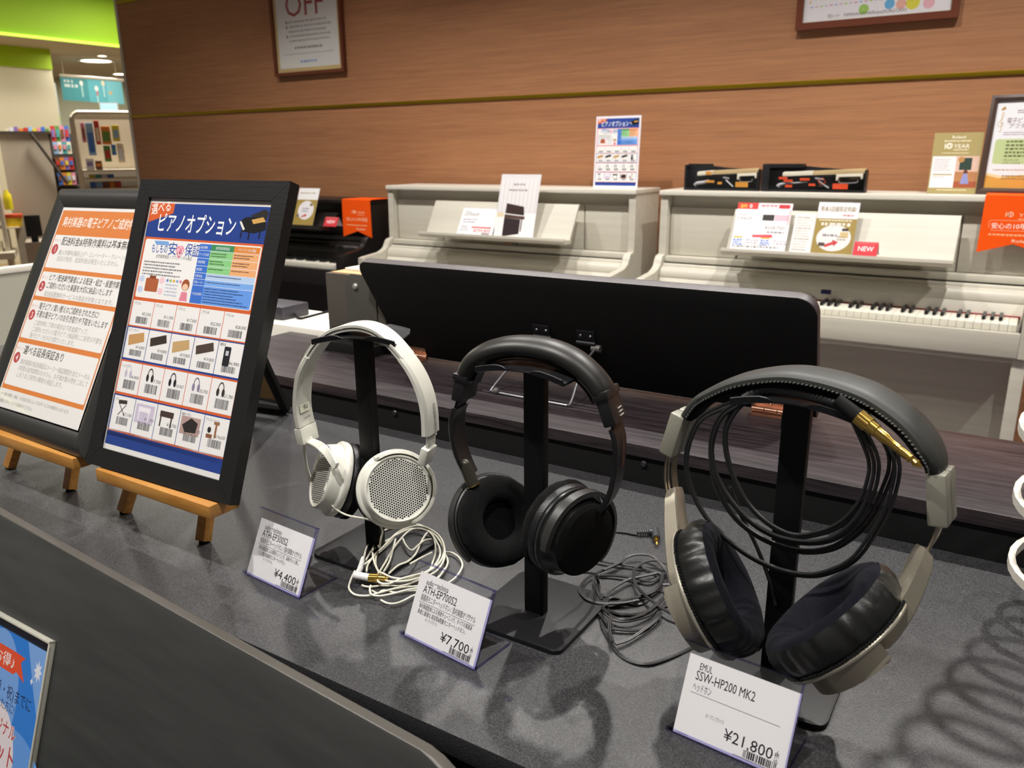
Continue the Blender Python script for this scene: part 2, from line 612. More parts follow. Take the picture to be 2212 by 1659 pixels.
# ------------------------------------------------------------------ digital pianos along the wall
PW = 1.379
def piano(name, label, x0, top, cols, keys=True, label_strip=False, rest=(0.325, 1.118)):
    """upright digital piano, local frame: x along the keyboard, y to the wall, front of the cheeks at y=0"""
    body, lidc, keyw = cols
    o = thing(name, label, 'piano', (x0, 3.015, 0), 'digital pianos along the brown wall')
    ORG[o] = V((0, 0, 0))
    L = True
    up = top - 0.02                       # underside of the lid
    # sides with swept cheeks
    prof = [(0.505, 0), (0.505, up), (0.25, up), (0.25, 0.875), (0.218, 0.873), (0.206, 0.862), (0.200, 0.845), (0.190, 0.829),
            (0.172, 0.818), (0.14, 0.811), (0.02, 0.800), (0.0, 0.796), (0.0, 0.64), (0.05, 0.62), (0.26, 0.60), (0.27, 0.0)]
    for x in (0.0, PW - 0.032):
        b = B(); b.prism(prof, V((x, 0, 0)), Y1, Z1, X1 * 0.032, bev=0.003)
        mk('side_panel', b, body, o, local=L)
    for x in (0.004, PW - 0.044):
        b = B(); b.box((x, 0.012, 0.0), (x + 0.04, 0.052, 0.64), bev=0.003)
        mk('front_leg', b, body, o, local=L)
    b = B(); b.box((-0.004, 0.238, up), (PW + 0.004, 0.508, top), bev=0.004)
    mk('lid', b, lidc, o, local=L)
    b = B(); b.box((0.03, 0.30, 0.66), (PW - 0.03, 0.49, up), bev=0.0)
    mk('back_board', b, body, o, local=L)
    pt = top - 0.071
    for xa, xb in ((0.036, rest[0] - 0.004), (rest[0] + 0.002, rest[1] - 0.002), (rest[1] + 0.004, PW - 0.036)):
        b = B(); b.box((xa, 0.282, 0.872), (xb, 0.301, pt), bev=0.002)
        mk('upper_panel', b, body, o, local=L)
    b = B(); b.box((0.032, 0.235, 0.846), (PW - 0.032, 0.30, 0.870), bev=0.005)
    mk('upper_rail', b, body, o, local=L)
    # fallboard: rolled top rail and sloping front
    fp = [(0.235, 0.838), (0.232, 0.842), (0.222, 0.843), (0.214, 0.838), (0.212, 0.83), (0.20, 0.828), (0.19, 0.822), (0.180, 0.795), (0.182, 0.788), (0.235, 0.788)]
    b = B(); b.prism(fp, V((0.034, 0, 0)), Y1, Z1, X1 * (PW - 0.068), bev=0.002)
    fb = mk('fallboard', b, body, o, local=L)
    b = B(); b.prism([(0.168, 0.62), (0.168, 0.752), (0.183, 0.789), (0.232, 0.789), (0.232, 0.62)], V((0.034, 0, 0)), Y1, Z1, X1 * (PW - 0.068), bev=0.002)
    mk('control_strip', b, lidc, o, local=L)
    b = B(); b.box((0.032, 0.0, 0.64), (PW - 0.032, 0.02, 0.722), bev=0.004)
    mk('key_slip', b, body, o, local=L)
    b = B(); b.box((0.032, 0.02, 0.62), (PW - 0.032, 0.30, 0.66))
    mk('keybed', b, body, o, local=L)
    b = B(); b.box((0.032, 0.30, 0.05), (PW - 0.032, 0.318, 0.62))
    mk('lower_panel', b, body, o, local=L)
    b = B(); b.box((0.02, 0.10, 0.0), (PW - 0.02, 0.50, 0.05), bev=0.004)
    mk('plinth', b, body, o, local=L)
    # music rest: tilted panel with a ledge
    rx0, rx1 = rest
    b = B()
    tz = pt + 0.003
    b.prism([(0.145, 0.925), (0.228, tz), (0.240, tz), (0.157, 0.921)], V((rx0, 0, 0)), Y1, Z1, X1 * (rx1 - rx0), bev=0.002)
    mr = mk('music_rest', b, body, o, local=L)
    b = B()
    b.prism([(0.080, 0.924), (0.082, 0.934), (0.094, 0.934), (0.10, 0.926), (0.15, 0.926), (0.15, 0.908), (0.10, 0.908)], V((rx0 - 0.004, 0, 0)), Y1, Z1, X1 * (rx1 - rx0 + 0.008), bev=0.002)
    mk('ledge', b, body, mr, local=L)
    if keys:
        m_w, m_b = keyw, mat('key_black', '#1a1a1b', 0.35)
        b = B(); b.box((0.040, 0.160, 0.741), (PW - 0.040, 0.1685, 0.7500))
        mk('felt_strip', b, mat('red_felt', '#8f2f2f', 0.9), o, local=L)
        kx = 0.046
        kw = (PW - 0.092) / 52
        b = B(); b.box((0.0004, 0, 0), (kw - 0.0006, 0.148, 0.024), bev=0.0012)
        wk = mk('white_key', b, m_w, o, local=L)
        b = B(); b.prism([(0.053, 0.0), (0.055, 0.013), (0.148, 0.013), (0.148, 0.0)], V((0, 0, 0)), Y1, Z1, X1 * 0.0105, bev=0.0008)
        bk = mk('black_key', b, m_b, o, local=L)
        wk.location = (kx, 0.0205, 0.722)
        first = True
        bfirst = True
        for i in range(52):
            if i:
                c = wk.copy(); COL.objects.link(c); c.parent = o; c.location = (kx + i * kw, 0.0205, 0.722)
            if i % 7 in (0, 2, 3, 5, 6) and i < 51:      # A, C, D, F, G carry a sharp on their right
                c = bk if bfirst else bk.copy()
                if not bfirst:
                    COL.objects.link(c); c.parent = o
                c.location = (kx + (i + 1) * kw - 0.00525, 0.0205, 0.7455)
                bfirst = False
    else:
        b = B(); b.prism([(0.012, 0.722), (0.012, 0.748), (0.18, 0.768), (0.18, 0.722)], V((0.034, 0, 0)), Y1, Z1, X1 * (PW - 0.068), bev=0.003)
        mk('key_cover', b, body, o, local=L)
    if label_strip:
        b = B(); b.prism([(0.1750, 0.7730), (0.1815, 0.7885), (0.1835, 0.7880), (0.1770, 0.7725)], V((0.688, 0, 0)), Y1, Z1, X1 * 0.036)
        mk('sticker', b, mat('navy_sticker', '#2a2f63', 0.5), o, 'navy blue sticker', local=L)
    return o
m_wp = mat('white_grain_piano', '#cbc6b8', 0.42, bump=(40, 0.10, (0.04, 1, 1)), mott=(45, 0.05, (0.04, 1, 1)))
m_wl = mat('white_piano_lid', '#e2ddd0', 0.35, bump=(40, 0.06, (0.04, 1, 1)))
m_bp = mat('black_piano', '#1d1a19', 0.38, bump=(40, 0.08, (0.04, 1, 1)))
m_kw = mat('key_white', '#ebe7d8', 0.3)
piano('digital_piano', 'white digital piano in the middle with a tall leaflet and price sheet on its rest', -2.823, 1.140, (m_wp, m_wl, m_kw), keys=False)
piano('digital_piano', 'white digital piano at the right with open keys and two action models on its lid', -1.331, 1.140, (m_wp, m_wl, m_kw), label_strip=True)
piano('digital_piano', 'black digital piano behind the easels, lower than the white ones', -4.325, 1.060, (m_bp, m_bp, m_kw), rest=(0.37, 1.165))
b = B(); b.box((-0.95, 2.30, 0.445), (-0.285, 2.62, 0.49), bev=0.012); b.sharp = True
t = thing('piano_bench', 'white piano bench in front of the right white piano, mostly hidden', 'bench', (-0.6, 2.46, 0))
mk('seat', b, m_wl, t)
for x in (-0.93, -0.345):
    for y in (2.32, 2.56):
        b = B(); b.box((x, y, 0), (x + 0.04, y + 0.04, 0.446), bev=0.003)
        mk('leg', b, m_wl, t)

# ------------------------------------------------------------------ the shop far behind, seen past the end of the brown wall
RR, DD = V((0.5, 0.866, 0)), V((-0.866, 0.5, 0))
FX = (RR, DD, Z1)
def fo(bk):
    return DD * (9.05 + bk)
def fk(bk):
    return (9.05 + bk) / 9.05
def fbox(b, a0, a1, z0, z1, bk, dp, m=0, bev=0.0):
    k = fk(bk)
    b.box((a0 * k, 0, 1.3 + (z0 - 1.3) * k), (a1 * k, dp, 1.3 + (z1 - 1.3) * k), m, bev, X=FX, O=fo(bk))
def fpt(a, z, bk):
    k = fk(bk)
    return fo(bk) + RR * (a * k) + Z1 * (1.3 + (z - 1.3) * k)
m_fgrey = mat('taupe_panel', '#a4998a', 0.6, mott=(3, 0.08, (1, 1, 0.3)))
m_fdark = mat('dark_edge', '#3b332c', 0.6)
m_fwhite = mat('rack_cream', '#cfc6b2', 0.5)
t = thing('shelf_unit', 'tall taupe end panel of a bookshelf beyond the brown wall', 'shelf', fo(0) + RR * -0.35)
b = B(); fbox(b, -0.56, -0.16, 0.0, 1.50, 0.0, 0.03)
mk('end_panel', b, m_fgrey, t)
b = B(); fbox(b, -0.60, -0.14, 1.50, 1.522, -0.02, 0.5)
mk('top_board', b, m_fdark, t)
b = B(); b.tube([fpt(-0.30, 1.50, -0.05), fpt(-0.06, 1.04, -0.05)], 0.014, 6)
mk('brace', b, m_fdark, t)
b = B()
for z in (1.47, 1.29, 1.17, 1.02, 0.85):
    fbox(b, -0.15, 0.04, z - 0.16, z - 0.145, 0.03, 0.25)
mk('shelf_board', b, m_fdark, t)
b = B(); fbox(b, -0.16, 0.05, 0.0, 1.50, 0.30, 0.02)
mk('back_panel', b, m_fdark, t)
cols = [('red', '#c0392f'), ('pale blue', '#8fb4d8'), ('orange', '#d8832f'), ('violet', '#8a6fae'), ('pink', '#d98aa0'), ('cream', '#e4d9bf'), ('blue', '#3f6fc0'),
        ('green', '#5f8f3f'), ('yellow', '#d8c23a'), ('brown', '#7a4a30'), ('white', '#dcdce4'), ('teal', '#4f9fa5')]
def cm(c):
    return mat('far_' + c[0].replace(' ', '_'), c[1], 0.5)
x = -0.50
for i, (c, w) in enumerate(((5, .03), (10, .035), (3, .03), (2, .04), (0, .035), (1, .03), (8, .035), (4, .03), (6, .03), (7, .03))):
    b = B(); fbox(b, x, x + w, 1.522, 1.545 + 0.008 * (i % 3), 0.06, 0.12)
    tag(mk('book', b, cm(cols[c]), None, loc=fpt(x, 1.522, 0.06)), 'small %s book on top of the taupe shelf end panel' % cols[c][0], 'book', 'books along the top of the taupe shelf')
    x += w + 0.003
rows = [(1.335, 1.57, 'top'), (1.315, 1.445, 'second'), (1.155, 1.275, 'third'), (1.03, 1.14, 'fourth')]
rows = [(1.44, 1.57, 'top'), (1.33, 1.43, 'second'), (1.185, 1.285, 'third'), (1.045, 1.145, 'fourth')]
seqs = [(0, 7, 4, 6), (1, 10, 11, 5), (9, 2, 3, 0), (6, 2, 8, 4)]
for (z0, z1, nm), sq in zip(rows, seqs):
    x = -0.135
    for j, c in enumerate(sq):
        w = 0.036
        t = thing('magazine', '%s magazine facing out on the %s row of the dark bookshelf' % (cols[c][0], nm), 'magazine', fpt(x, z0, 0.02), 'magazines beside the taupe panel')
        b = B(); fbox(b, x, x + w, z0 - 0.013, z1, 0.02, 0.02)
        mk('cover', b, cm(cols[c]), t)
        b = B(); fbox(b, x + 0.006, x + w - 0.006, z0 + 0.03, z1 - 0.03, 0.014, 0.004)
        mk('cover_picture', b, cm(cols[(c + 3 + j) % 12]), t)
        x += 0.0385
# cream display rack
t = thing('display_rack', 'cream display rack with a rounded frame beside the brown wall', 'rack', fo(-0.6) + RR * 0.25)
pts = [fpt(0.075, -0.092, -0.6), fpt(0.065, 1.0, -0.6), fpt(0.055, 1.58, -0.6), fpt(0.065, 1.65, -0.6), fpt(0.10, 1.685, -0.6), fpt(0.16, 1.69, -0.6), fpt(0.6, 1.69, -0.6), fpt(0.72, 1.68, -0.6), fpt(0.76, 1.62, -0.6), fpt(0.77, 1.0, -0.6), fpt(0.77, -0.092, -0.6)]
b = B(); b.tube(smooth_pts(pts, 3), 0.022, 8)
mk('frame', b, m_fwhite, t)
b = B(); fbox(b, 0.08, 0.75, 1.63, 1.685, -0.55, 0.05)
mk('header_board', b, m_fwhite, t)
b = B(); fbox(b, 0.08, 0.75, 0.2, 1.66, -0.2, 0.02)
mk('back_panel', b, mat('rack_back', '#a99c88', 0.7), t)
for z in (1.165, 1.085, 0.99):
    b = B(); fbox(b, 0.06, 0.76, z - 0.018, z, -0.62, 0.4)
    mk('shelf_board', b, m_fwhite, t)
its = [(.12, .155, 1.42, 1.60, 4, 'pack'), (.16, .225, 1.30, 1.60, 1, 'pack'), (.235, .28, 1.40, 1.62, 0, 'pack'), (.29, .37, 1.40, 1.57, 2, 'pack'), (.385, .45, 1.43, 1.58, 8, 'pack'),
       (.29, .35, 1.24, 1.39, 7, 'pack'), (.36, .40, 1.30, 1.40, 6, 'pack'), (.41, .47, 1.23, 1.41, 5, 'pack'), (.12, .19, 1.17, 1.27, 10, 'box'), (.20, .26, 1.17, 1.25, 9, 'box')]
for i, (a0, a1, z0, z1, c, k) in enumerate(its):
    t = thing('boxed_item' if k == 'box' else 'hanging_pack', '%s %s on the cream display rack beside the brown wall' % (cols[c][0], 'box standing' if k == 'box' else 'packet hanging'), 'packet', fpt(a0, z0, -0.5), 'goods on the cream display rack')
    b = B(); fbox(b, a0, a1, z0 - (0.0 if k == 'pack' else 0.005), z1, -0.5, 0.03, bev=0.004)
    mk('wrapper', b, cm(cols[c]), t)
    b = B(); fbox(b, a0 + 0.01, a1 - 0.01, z0 + 0.03, z0 + (z1 - z0) * 0.7, -0.508, 0.01)
    mk('printed_panel', b, cm(cols[(c + 5) % 12]), t)
for zz, sq, nm in ((1.085, (8, 11, 10, 6), 'middle'), (0.99, (6, 1, 9, 2, 0), 'lower')):
    x = 0.13
    for c in sq:
        b = B(); fbox(b, x, x + 0.05, zz, zz + (0.035 if nm == 'middle' else 0.06), -0.55, 0.2)
        tag(mk('book', b, cm(cols[c]), None, loc=fpt(x, zz, -0.55)), '%s book lying on the %s shelf of the cream display rack' % (cols[c][0], nm), 'book', 'books on the cream display rack')
        x += 0.056
# banner, screen, lime square
O = fpt(0.01, 2.005, 4.2); k = fk(4.2)
t = thing('hanging_banner', 'teal hanging banner with pale candle shapes and white writing', 'banner', fpt(0.25, 1.8, 4.2))
s = Sheet(O, RR * 1.0 - Z1 * 0.055, Z1 * -1.0, 760, 300, '#4f9ba3', 6)
s.rect(330, 0, 430, 300, '#63b6c4', 1)
s.rect(560, 0, 200, 300, '#7cc8d6', 2)
for (x, y, c) in ((250, 60, '#e9f1ea'), (430, 115, '#f0f4ee'), (520, 40, '#e8dfc0')):
    s.circ(x, y, 22, c, 3, 34)
    s.rect(x - 6, y + 30, 14, 150, '#bfe0e2', 2)
s.circ(600, 160, 22, '#d8b27a', 3)
s.rect(424, 150, 22, 60, '#cf6f72', 4)
s.lines(40, 30, 110, 1, 40, 40, '#d3e6e4', 3, 0.05, 4)
s.lines(40, 85, 170, 1, 40, 44, '#d3e6e4', 3, 0.05, 6)
s.done('banner_face', t)
b = B(); b.tube([O + Z1 * 0.02, O + RR * 0.9 + Z1 * -0.03], 0.02, 6)
mk('rail', b, m_fwhite, t)
for q in (0.05, 0.7):
    b = B(); b.tube([O + RR * q + Z1 * 0.02, V((O.x + RR.x * q, O.y + RR.y * q, 2.60))], 0.004, 5)
    mk('hanging_wire', b, m_fwhite, t)
t = thing('wall_screen', 'pale blue lit screen below the teal banner', 'screen', fpt(0.37, 1.67, 3.0))
b = B(); fbox(b, 0.305, 0.47, 1.665, 1.785, 3.0, 0.05)
mk('casing', b, m_fwhite, t)
b = B(); fbox(b, 0.315, 0.46, 1.675, 1.778, 2.99, 0.004)
mk('display', b, mat('screen_glow', '#a9d4ea', 0.4, emit=0.5), t)
b = B(); fbox(b, -0.09, -0.04, 1.615, 1.66, 4.9, 0.03)
tag(mk('wall_sign', b, mat('lime_sign', '#98b81a', 0.6), None, loc=fpt(-0.09, 1.6, 4.9)), 'small lime green square sign on the far wall', 'sign')
b = B(); fbox(b, -0.12, -0.035, -0.53, 1.95, 5.0, 0.2)
struct('wall_column', b, mat('column_grey', '#a9aca4', 0.8))
# cream shelving at the far left
t = thing('shelf_unit', 'cream shelving with yellow baskets at the far left behind the orange notice', 'shelf', fo(-0.3) + RR * -0.7)
for z in (0.42, 0.66, 0.90, 1.16, 1.40):
    b = B(); fbox(b, -1.1, -0.665, z - 0.015, z, -0.3, 0.35)
    mk('shelf_board', b, m_fwhite, t)
b = B(); fbox(b, -0.665, -0.63, 0.0, 1.48, -0.3, 0.35)
mk('upright', b, m_fwhite, t)
b = B(); fbox(b, -1.1, -0.60, 0.36, 0.42, -0.45, 0.5)
mk('base', b, m_fwhite, t)
for (a0, a1, z0, z1, c) in ((-.72, -.69, 1.16, 1.30, 9), (-.72, -.685, .90, 1.04, 2), (-.73, -.69, .66, .80, 3), (-.72, -.69, .42, .52, 5)):
    b = B(); fbox(b, a0, a1, z0, z1, -0.32, 0.15)
    tag(mk('box', b, cm(cols[c]), None, loc=fpt(a0, z0, -.32)), '%s box on the cream shelving at the far left' % cols[c][0], 'box', 'boxes on the far left shelving')
for (a0, a1, z0, z1, lb) in ((-.605, -.55, .82, 1.0, 'tall yellow bottle above the yellow basket by the taupe panel'),):
    b = B(); c0 = fpt((a0 + a1) / 2, z0, -0.2)
    b.lathe([(0.001, 0), (0.035, 0.0), (0.037, 0.08), (0.034, 0.13), (0.016, 0.16), (0.016, 0.175), (0.001, 0.176)], c0, Z1, n=16)
    tag(mk('bottle', b, mat('bottle_yellow', '#d3c320', 0.4), None, loc=c0), lb, 'bottle')
t = thing('basket', 'yellow basket with a red rim beside the taupe panel', 'basket', fpt(-0.58, 0.66, -0.2))
b = B(); b.prism([(-.075, 0), (-.09, .085), (.09, .085), (.075, 0)], fpt(-0.58, 0.655, -0.2), RR, Z1, DD * 0.14, bev=.004)
mk('basket_body', b, mat('basket_yellow', '#d9b81f', 0.5), t)
b = B(); b.prism([(-.093, .085), (-.093, .115), (.093, .115), (.093, .085)], fpt(-0.58, 0.655, -0.205), RR, Z1, DD * 0.15, bev=.003)
mk('rim', b, mat('basket_red', '#c84a1f', 0.5), t)
b = B(); fbox(b, -.66, -.52, .645, .655, -.25, .25)
mk('shelf_board', b, m_fwhite, bpy.data.objects['shelf_unit.001'])
t = thing('computer_screen', 'black screen at the foot of the taupe panel behind the orange notice', 'screen', fpt(-0.42, 0.5, -0.6))
b = B(); fbox(b, -.475, -.34, .56, .76, -.6, .03, bev=.006)
mk('casing', b, m_blk, t)
b = B(); fbox(b, -.44, -.38, .50, .56, -.58, .02)
mk('foot', b, m_blk, t)
b = B(); fbox(b, -.50, -.32, 0.0, .505, -.62, .4)
tag(mk('cabinet', b, m_fgrey, None, loc=fpt(-.4, 0, -.6)), 'low taupe cabinet under the black screen', 'cabinet')
# white partition at the left edge
t = thing('partition', 'low white partition with a bright top edge at the left of the picture', 'partition', (-2.5, 1.1, 0))
b = B(); b.box((-2.512, 0.4, 0.02), (-2.500, 1.75, 0.972))
mk('panel', b, mat('partition_grey', '#b9b7a8', 0.7), t)
b = B(); b.box((-2.530, 0.4, 0.972), (-2.496, 1.75, 0.990), bev=0.003)
mk('top_edge', b, m_whitemet, t)
for y in (0.45, 1.66):
    b = B(); b.box((-2.54, y, 0.0), (-2.47, y + .04, 0.022))
    mk('foot', b, m_whitemet, t)

# ------------------------------------------------------------------ printed things along the piano wall
def lean(deg, rot=0.0):
    """u, v of an upright sheet leaning back by deg, turned by rot about z"""
    a, r_ = R(deg), R(rot)
    return V((math.cos(r_), math.sin(r_), 0)), V((math.sin(r_) * math.sin(a), -math.cos(r_) * math.sin(a), -math.cos(a)))

def framed(name, label, cat, x0, x1, z0, z1, fw, fcol, fill, y=3.572, mount=None, group=None, depth=0.022):
    """picture frame hung flat on the brown wall"""
    t = thing(name, label, cat, ((x0 + x1) / 2, y, z0), group)
    b = B()
    out = [(x0, z0), (x1, z0), (x1, z1), (x0, z1)]
    secs = []
    for (dx, dy) in ((0, 0), (0, -depth), (fw, -depth), (fw, -0.006), (fw, 0)):
        secs.append([V((px + (dx if px == x0 else -dx), y + dy, pz + (dx if pz == z0 else -dx))) for px, pz in out])
    b.skin(secs, 0, closed=True, loop=True)
    mk('frame', b, fcol, t)
    w, h = (x1 - x0 - 2 * fw) * 1000, (z1 - z0 - 2 * fw) * 1000
    s = Sheet((x0 + fw, y - 0.007, z1 - fw), X1, -Z1, w, h)
    fill(s, w, h)
    s.done('print', t)
    b = B(); b.box((x0 + fw, y - 0.012, z0 + fw), (x1 - fw, y - 0.010, z1 - fw))
    mk('pane', b, m_pane, t)
    return t
m_mahog = mat('mahogany_frame', '#6e3a28', 0.3)
def f_off(s, w, h):
    s.rect(0, 0, w, h, '#d9be8a', 1)
    s.rect(22, 22, w - 44, h - 44, '#eceae6', 2)
    s.text(w * .36, h - 425, 190, '0', '#b0383c', lv=3, al='c')
    s.text(w / 2 - 14, h - 295, 178, 'OFF', '#a8474a', lv=3, al='c', w=305)
    for i in range(5):
        s.lines(110 + 10 * (i % 2), h - 272 + i * 25, 330, 1, 10, 11, '#b4b0ae', 3, 0.1, i)
    for i in (0, 1, 3):
        s.rect(92, h - 274 + i * 25, 12, 14, '#8a6a6c', 3)
    s.lines(150, h - 135, 220, 1, 10, 13, '#9a9896', 3, 0.05, 3)
    s.lines(60, h - 100, 400, 1, 10, 6, '#bdbab6', 3, 0.05, 4)
    s.lines(190, h - 60, 130, 1, 10, 12, '#8fa6dc', 3, 0.02, 5)
framed('framed_notice', 'mahogany framed white notice with large red letters on the brown wall, upper left', 'notice', -3.895, -3.343, 1.735, 2.45, 0.018, m_mahog, f_off)
def f_kids(s, w, h):
    s.rect(8, 8, w - 16, h - 16, '#f2eef3', 1)
    y = h - 58
    for i in range(22):
        s.rect(24 + i * 18, y - i * 0.4, 11, 5, ('#a9bde8', '#e3b8cf', '#c3d86a', '#d7c3df', '#e59aae')[i % 5], 2)
    for i in range(6):
        s.rect(20, y - 22 - i * 22, 4, 12, ('#e5b84a', '#a9bde8', '#e59aae')[i % 3], 2)
    s.rect(90, y - 105, 190, 70, '#e6c3d2', 2)
    s.rect(93, y - 102, 184, 64, '#fbf8fb', 3)
    s.text(185, y - 55, 24, '小さいお子様から始められる', '#d84f7c', lv=4, al='c', w=150, bold=True)
    s.lines(60, y - 150, 200, 2, 20, 9, '#d88aa5', 3, .2, 5)
    s.text(92, h - 12, 16, '取扱メーカー', '#55525a', lv=4, w=46)
    s.text(150, h - 12, 17, 'YAMAHA/KAWAI/Roland/KORG/CASIO', '#3c3a42', lv=4, w=224)
    for (x, yy, r, c) in ((222, -32, 18, '#a9d06a'), (312, -42, 18, '#6fb6e2'), (352, -38, 18, '#f0b7a9'), (392, -40, 24, '#e4dc4e'), (446, -34, 20, '#efb9c4'), (430, -82, 22, '#eda978'), (470, -80, 24, '#f08c8a')):
        s.circ(min(x, w - 34), h + yy, r, c, 3)
    s.poly([(345, h - 180), (410, h - 180), (418, h - 66), (338, h - 66)], '#ef7f9d', 3)
    s.poly([(345, h - 130), (322, h - 92), (336, h - 84), (352, h - 104)], '#e86a8c', 4)
framed('framed_notice', 'mahogany framed poster with coloured dots and dashes on the brown wall, upper right', 'notice', -0.910, -0.335, 1.752, 2.35, 0.026, m_mahog, f_kids)

# --- option sheet, drawn twice at different sizes (easel frame and piano lid)
def head_phones(s, x, y, k, c, c2):
    s.arc(x, y, 5.2 * k, 6.5 * k, 180, 360, 1.3 * k, c, 4)
    for q in (-1, 1):
        s.circ(x + q * 4.4 * k, y + 2.2 * k, 2.4 * k, c2, 5, 3.4 * k)
def option_sheet(s, w, h, small=False):
    k = w / 210.0
    q = lambda v: v * k
    br = ((0, 0), (61, 43), (64, 45.5), (152, 119), (154, 121.5), (184, 153), (187, 156), (227, 193), (230, 198), (257, 235), (260, 241), (293, 279), (297, 297), (400, 400))
    def ym(y):
        y = y / k
        for (a, c), (a2, c2) in zip(br[:-1], br[1:]):
            if y <= a2:
                break
        return (c + (y - a) * (c2 - c) / (a2 - a)) * k
    s.ymap = ym
    O_, N = '#d9622f', '#22408e'
    if small:
        O_, N = '#e0808a', '#2c4a9c'
    s.rect(0, 0, w, q(61), N, 1)
    s.poly([(0, 0), (q(45), 0), (q(45), q(17)), (0, q(35))], '#d9622f', 2)
    s.text(q(3), q(20), q(15), '選べる', '#fbf6f0', w=q(36), rot=-0.16, bold=True)
    s.text(q(18), q(48), q(26), 'ピアノオプション', '#fdfdfd', w=q(140), bold=True)
    # grand piano picture
    s.poly([(q(163), q(26)), (q(172), q(18)), (q(190), q(17)), (q(207), q(26)), (q(207), q(38)), (q(190), q(44)), (q(170), q(42))], '#141416', 3)
    s.poly([(q(178), q(16)), (q(200), q(4)), (q(207), q(8)), (q(206), q(22)), (q(192), q(18))], '#2a2724', 3)
    s.poly([(q(182), q(22)), (q(200), q(17)), (q(205), q(24)), (q(186), q(29))], '#d3a45a', 4)
    s.poly([(q(163), q(26)), (q(166), q(25)), (q(174), q(38)), (q(171), q(40))], '#e9e7e0', 4)
    for (x, y) in ((168, 41), (181, 43), (198, 40)):
        s.rect(q(x), q(y), q(2), q(12), '#141416', 4)
    s.rect(0, q(61), w, q(3), O_, 2)
    # guarantee panel
    s.rect(0, q(64), w, q(90), O_, 1)
    s.rr(q(3), q(64), q(204), q(88), q(3), '#f3f1ef', 2)
    s.text(q(17), q(83), q(13), 'もしもの', '#3556a8', w=q(30), bold=True)
    s.text(q(48), q(84), q(17), '安', '#3556a8', bold=True)
    s.circ(q(70), q(78), q(7.5), '#ee8fa6', 3)
    s.poly([(q(62.6), q(80)), (q(77.4), q(80)), (q(70), q(90))], '#ee8fa6', 3)
    s.text(q(70), q(84), q(14), '心', '#fbeef2', al='c', bold=True, lv=4)
    s.text(q(79), q(84), q(17), '保証', '#3556a8', w=q(26), bold=True)
    s.poly([(q(20), q(66)), (q(46), q(66)), (q(50), q(72)), (q(24), q(72))], '#7fa9e0', 3)
    s.text(q(28), q(91), q(5), '自然故障保証 + アクシデンタル保証', '#4a4a4e', w=q(66))
    s.lines(q(8), q(97), q(78), 5, q(4.6), q(2.2), '#77757a', 3, .3, 11)
    # little trunk and lady
    s.rr(q(18), q(122), q(24), q(20), q(2), '#b4613c', 3)
    s.rect(q(24), q(118), q(12), q(5), '#8e4a2e', 3)
    for (x, y) in ((10, 124), (10, 140), (48, 124), (48, 140)):
        s.circ(q(x), q(y), q(5), '#c9d3ee' if x < 20 else '#f2cfd8', 3)
    for i in range(5):
        s.circ(q(58 + i * 6), q(123), q(2.2), ('#6f8fd0', '#9fc06a', '#e0b84a', '#8aa8d8', '#e080a0')[i], 3)
    s.lines(q(56), q(128), q(24), 4, q(5), q(2.6), '#b8bfd8', 3, .1, 12)
    s.circ(q(92), q(127), q(7), '#a4562f', 3, q(8.5))
    s.circ(q(92), q(130), q(5), '#f2cdb0', 4)
    s.poly([(q(85), q(150)), (q(99), q(150)), (q(97), q(137)), (q(87), q(137))], '#e58aa0', 4)
    # cover table
    tx, ty, cw = q(104), q(66), (q(20), q(39), q(43))
    s.rect(tx, ty, q(101), q(85), '#bcd3f2', 3)
    s.rect(tx, ty, cw[0], q(85), '#3f74d0', 4)
    s.rect(tx + cw[0], ty, cw[1], q(9), '#3f8f5c', 4)
    s.rect(tx + cw[0] + cw[1], ty, q(42), q(9), '#e08a3a', 4)
    s.rect(tx + cw[0], ty + q(9), cw[1], q(32), '#8fd08a', 4)
    s.rect(tx + cw[0] + cw[1], ty + q(9), q(42), q(32), '#efb07a', 4)
    s.rect(tx + cw[0], ty + q(50), q(81), q(9), '#7fb0f0', 4)
    s.rect(tx + cw[0], ty + q(59), q(81), q(26), '#6a9eec', 4)
    for yy in (9, 20, 31, 41, 50, 59):
        s.rect(tx, ty + q(yy), q(101), q(.6), '#eef3fb', 5)
    if not small:
        for yy, tt in ((6.5, '保証種類'), (16.5, 'サービス内容'), (27.5, '保証期間'), (38, '保証額'), (47.5, '対象商品'), (56.5, '対象メーカー'), (73, 'その他注意事項')):
            s.text(tx + q(1.5), ty + q(yy), q(3.6), tt, '#f4f7fd', lv=6, w=q(min(17, 3.2 * len(tt))))
        s.text(tx + q(40), ty + q(6.5), q(4), '自然故障保証', '#f4f7fd', al='c', w=q(24), lv=6)
        s.text(tx + q(80), ty + q(6.5), q(4), 'アクシデンタル保証', '#f4f7fd', al='c', w=q(30), lv=6)
    for yy in (12, 23, 34):
        s.lines(tx + q(22), ty + q(yy), q(30), 2 if yy < 30 else 1, q(3.6), q(1.7), '#4a6a4a', 6, .3, yy)
        s.lines(tx + q(61), ty + q(yy), q(34), 2 if yy < 30 else 1, q(3.6), q(1.7), '#7a5a40', 6, .3, yy + 1)
    s.lines(tx + q(22), ty + q(44), q(60), 1, q(4), q(1.6), '#5a6a8a', 6, .2, 3)
    s.lines(tx + q(22), ty + q(53), q(60), 1, q(4), q(1.6), '#44588a', 6, .2, 4)
    s.lines(tx + q(22), ty + q(62), q(76), 6, q(3.8), q(1.6), '#33487a', 6, .4, 5)
    # four rows of offers
    ys = [(154, 30, O_), (187, 40, N), (230, 27, O_), (260, 33, N)]
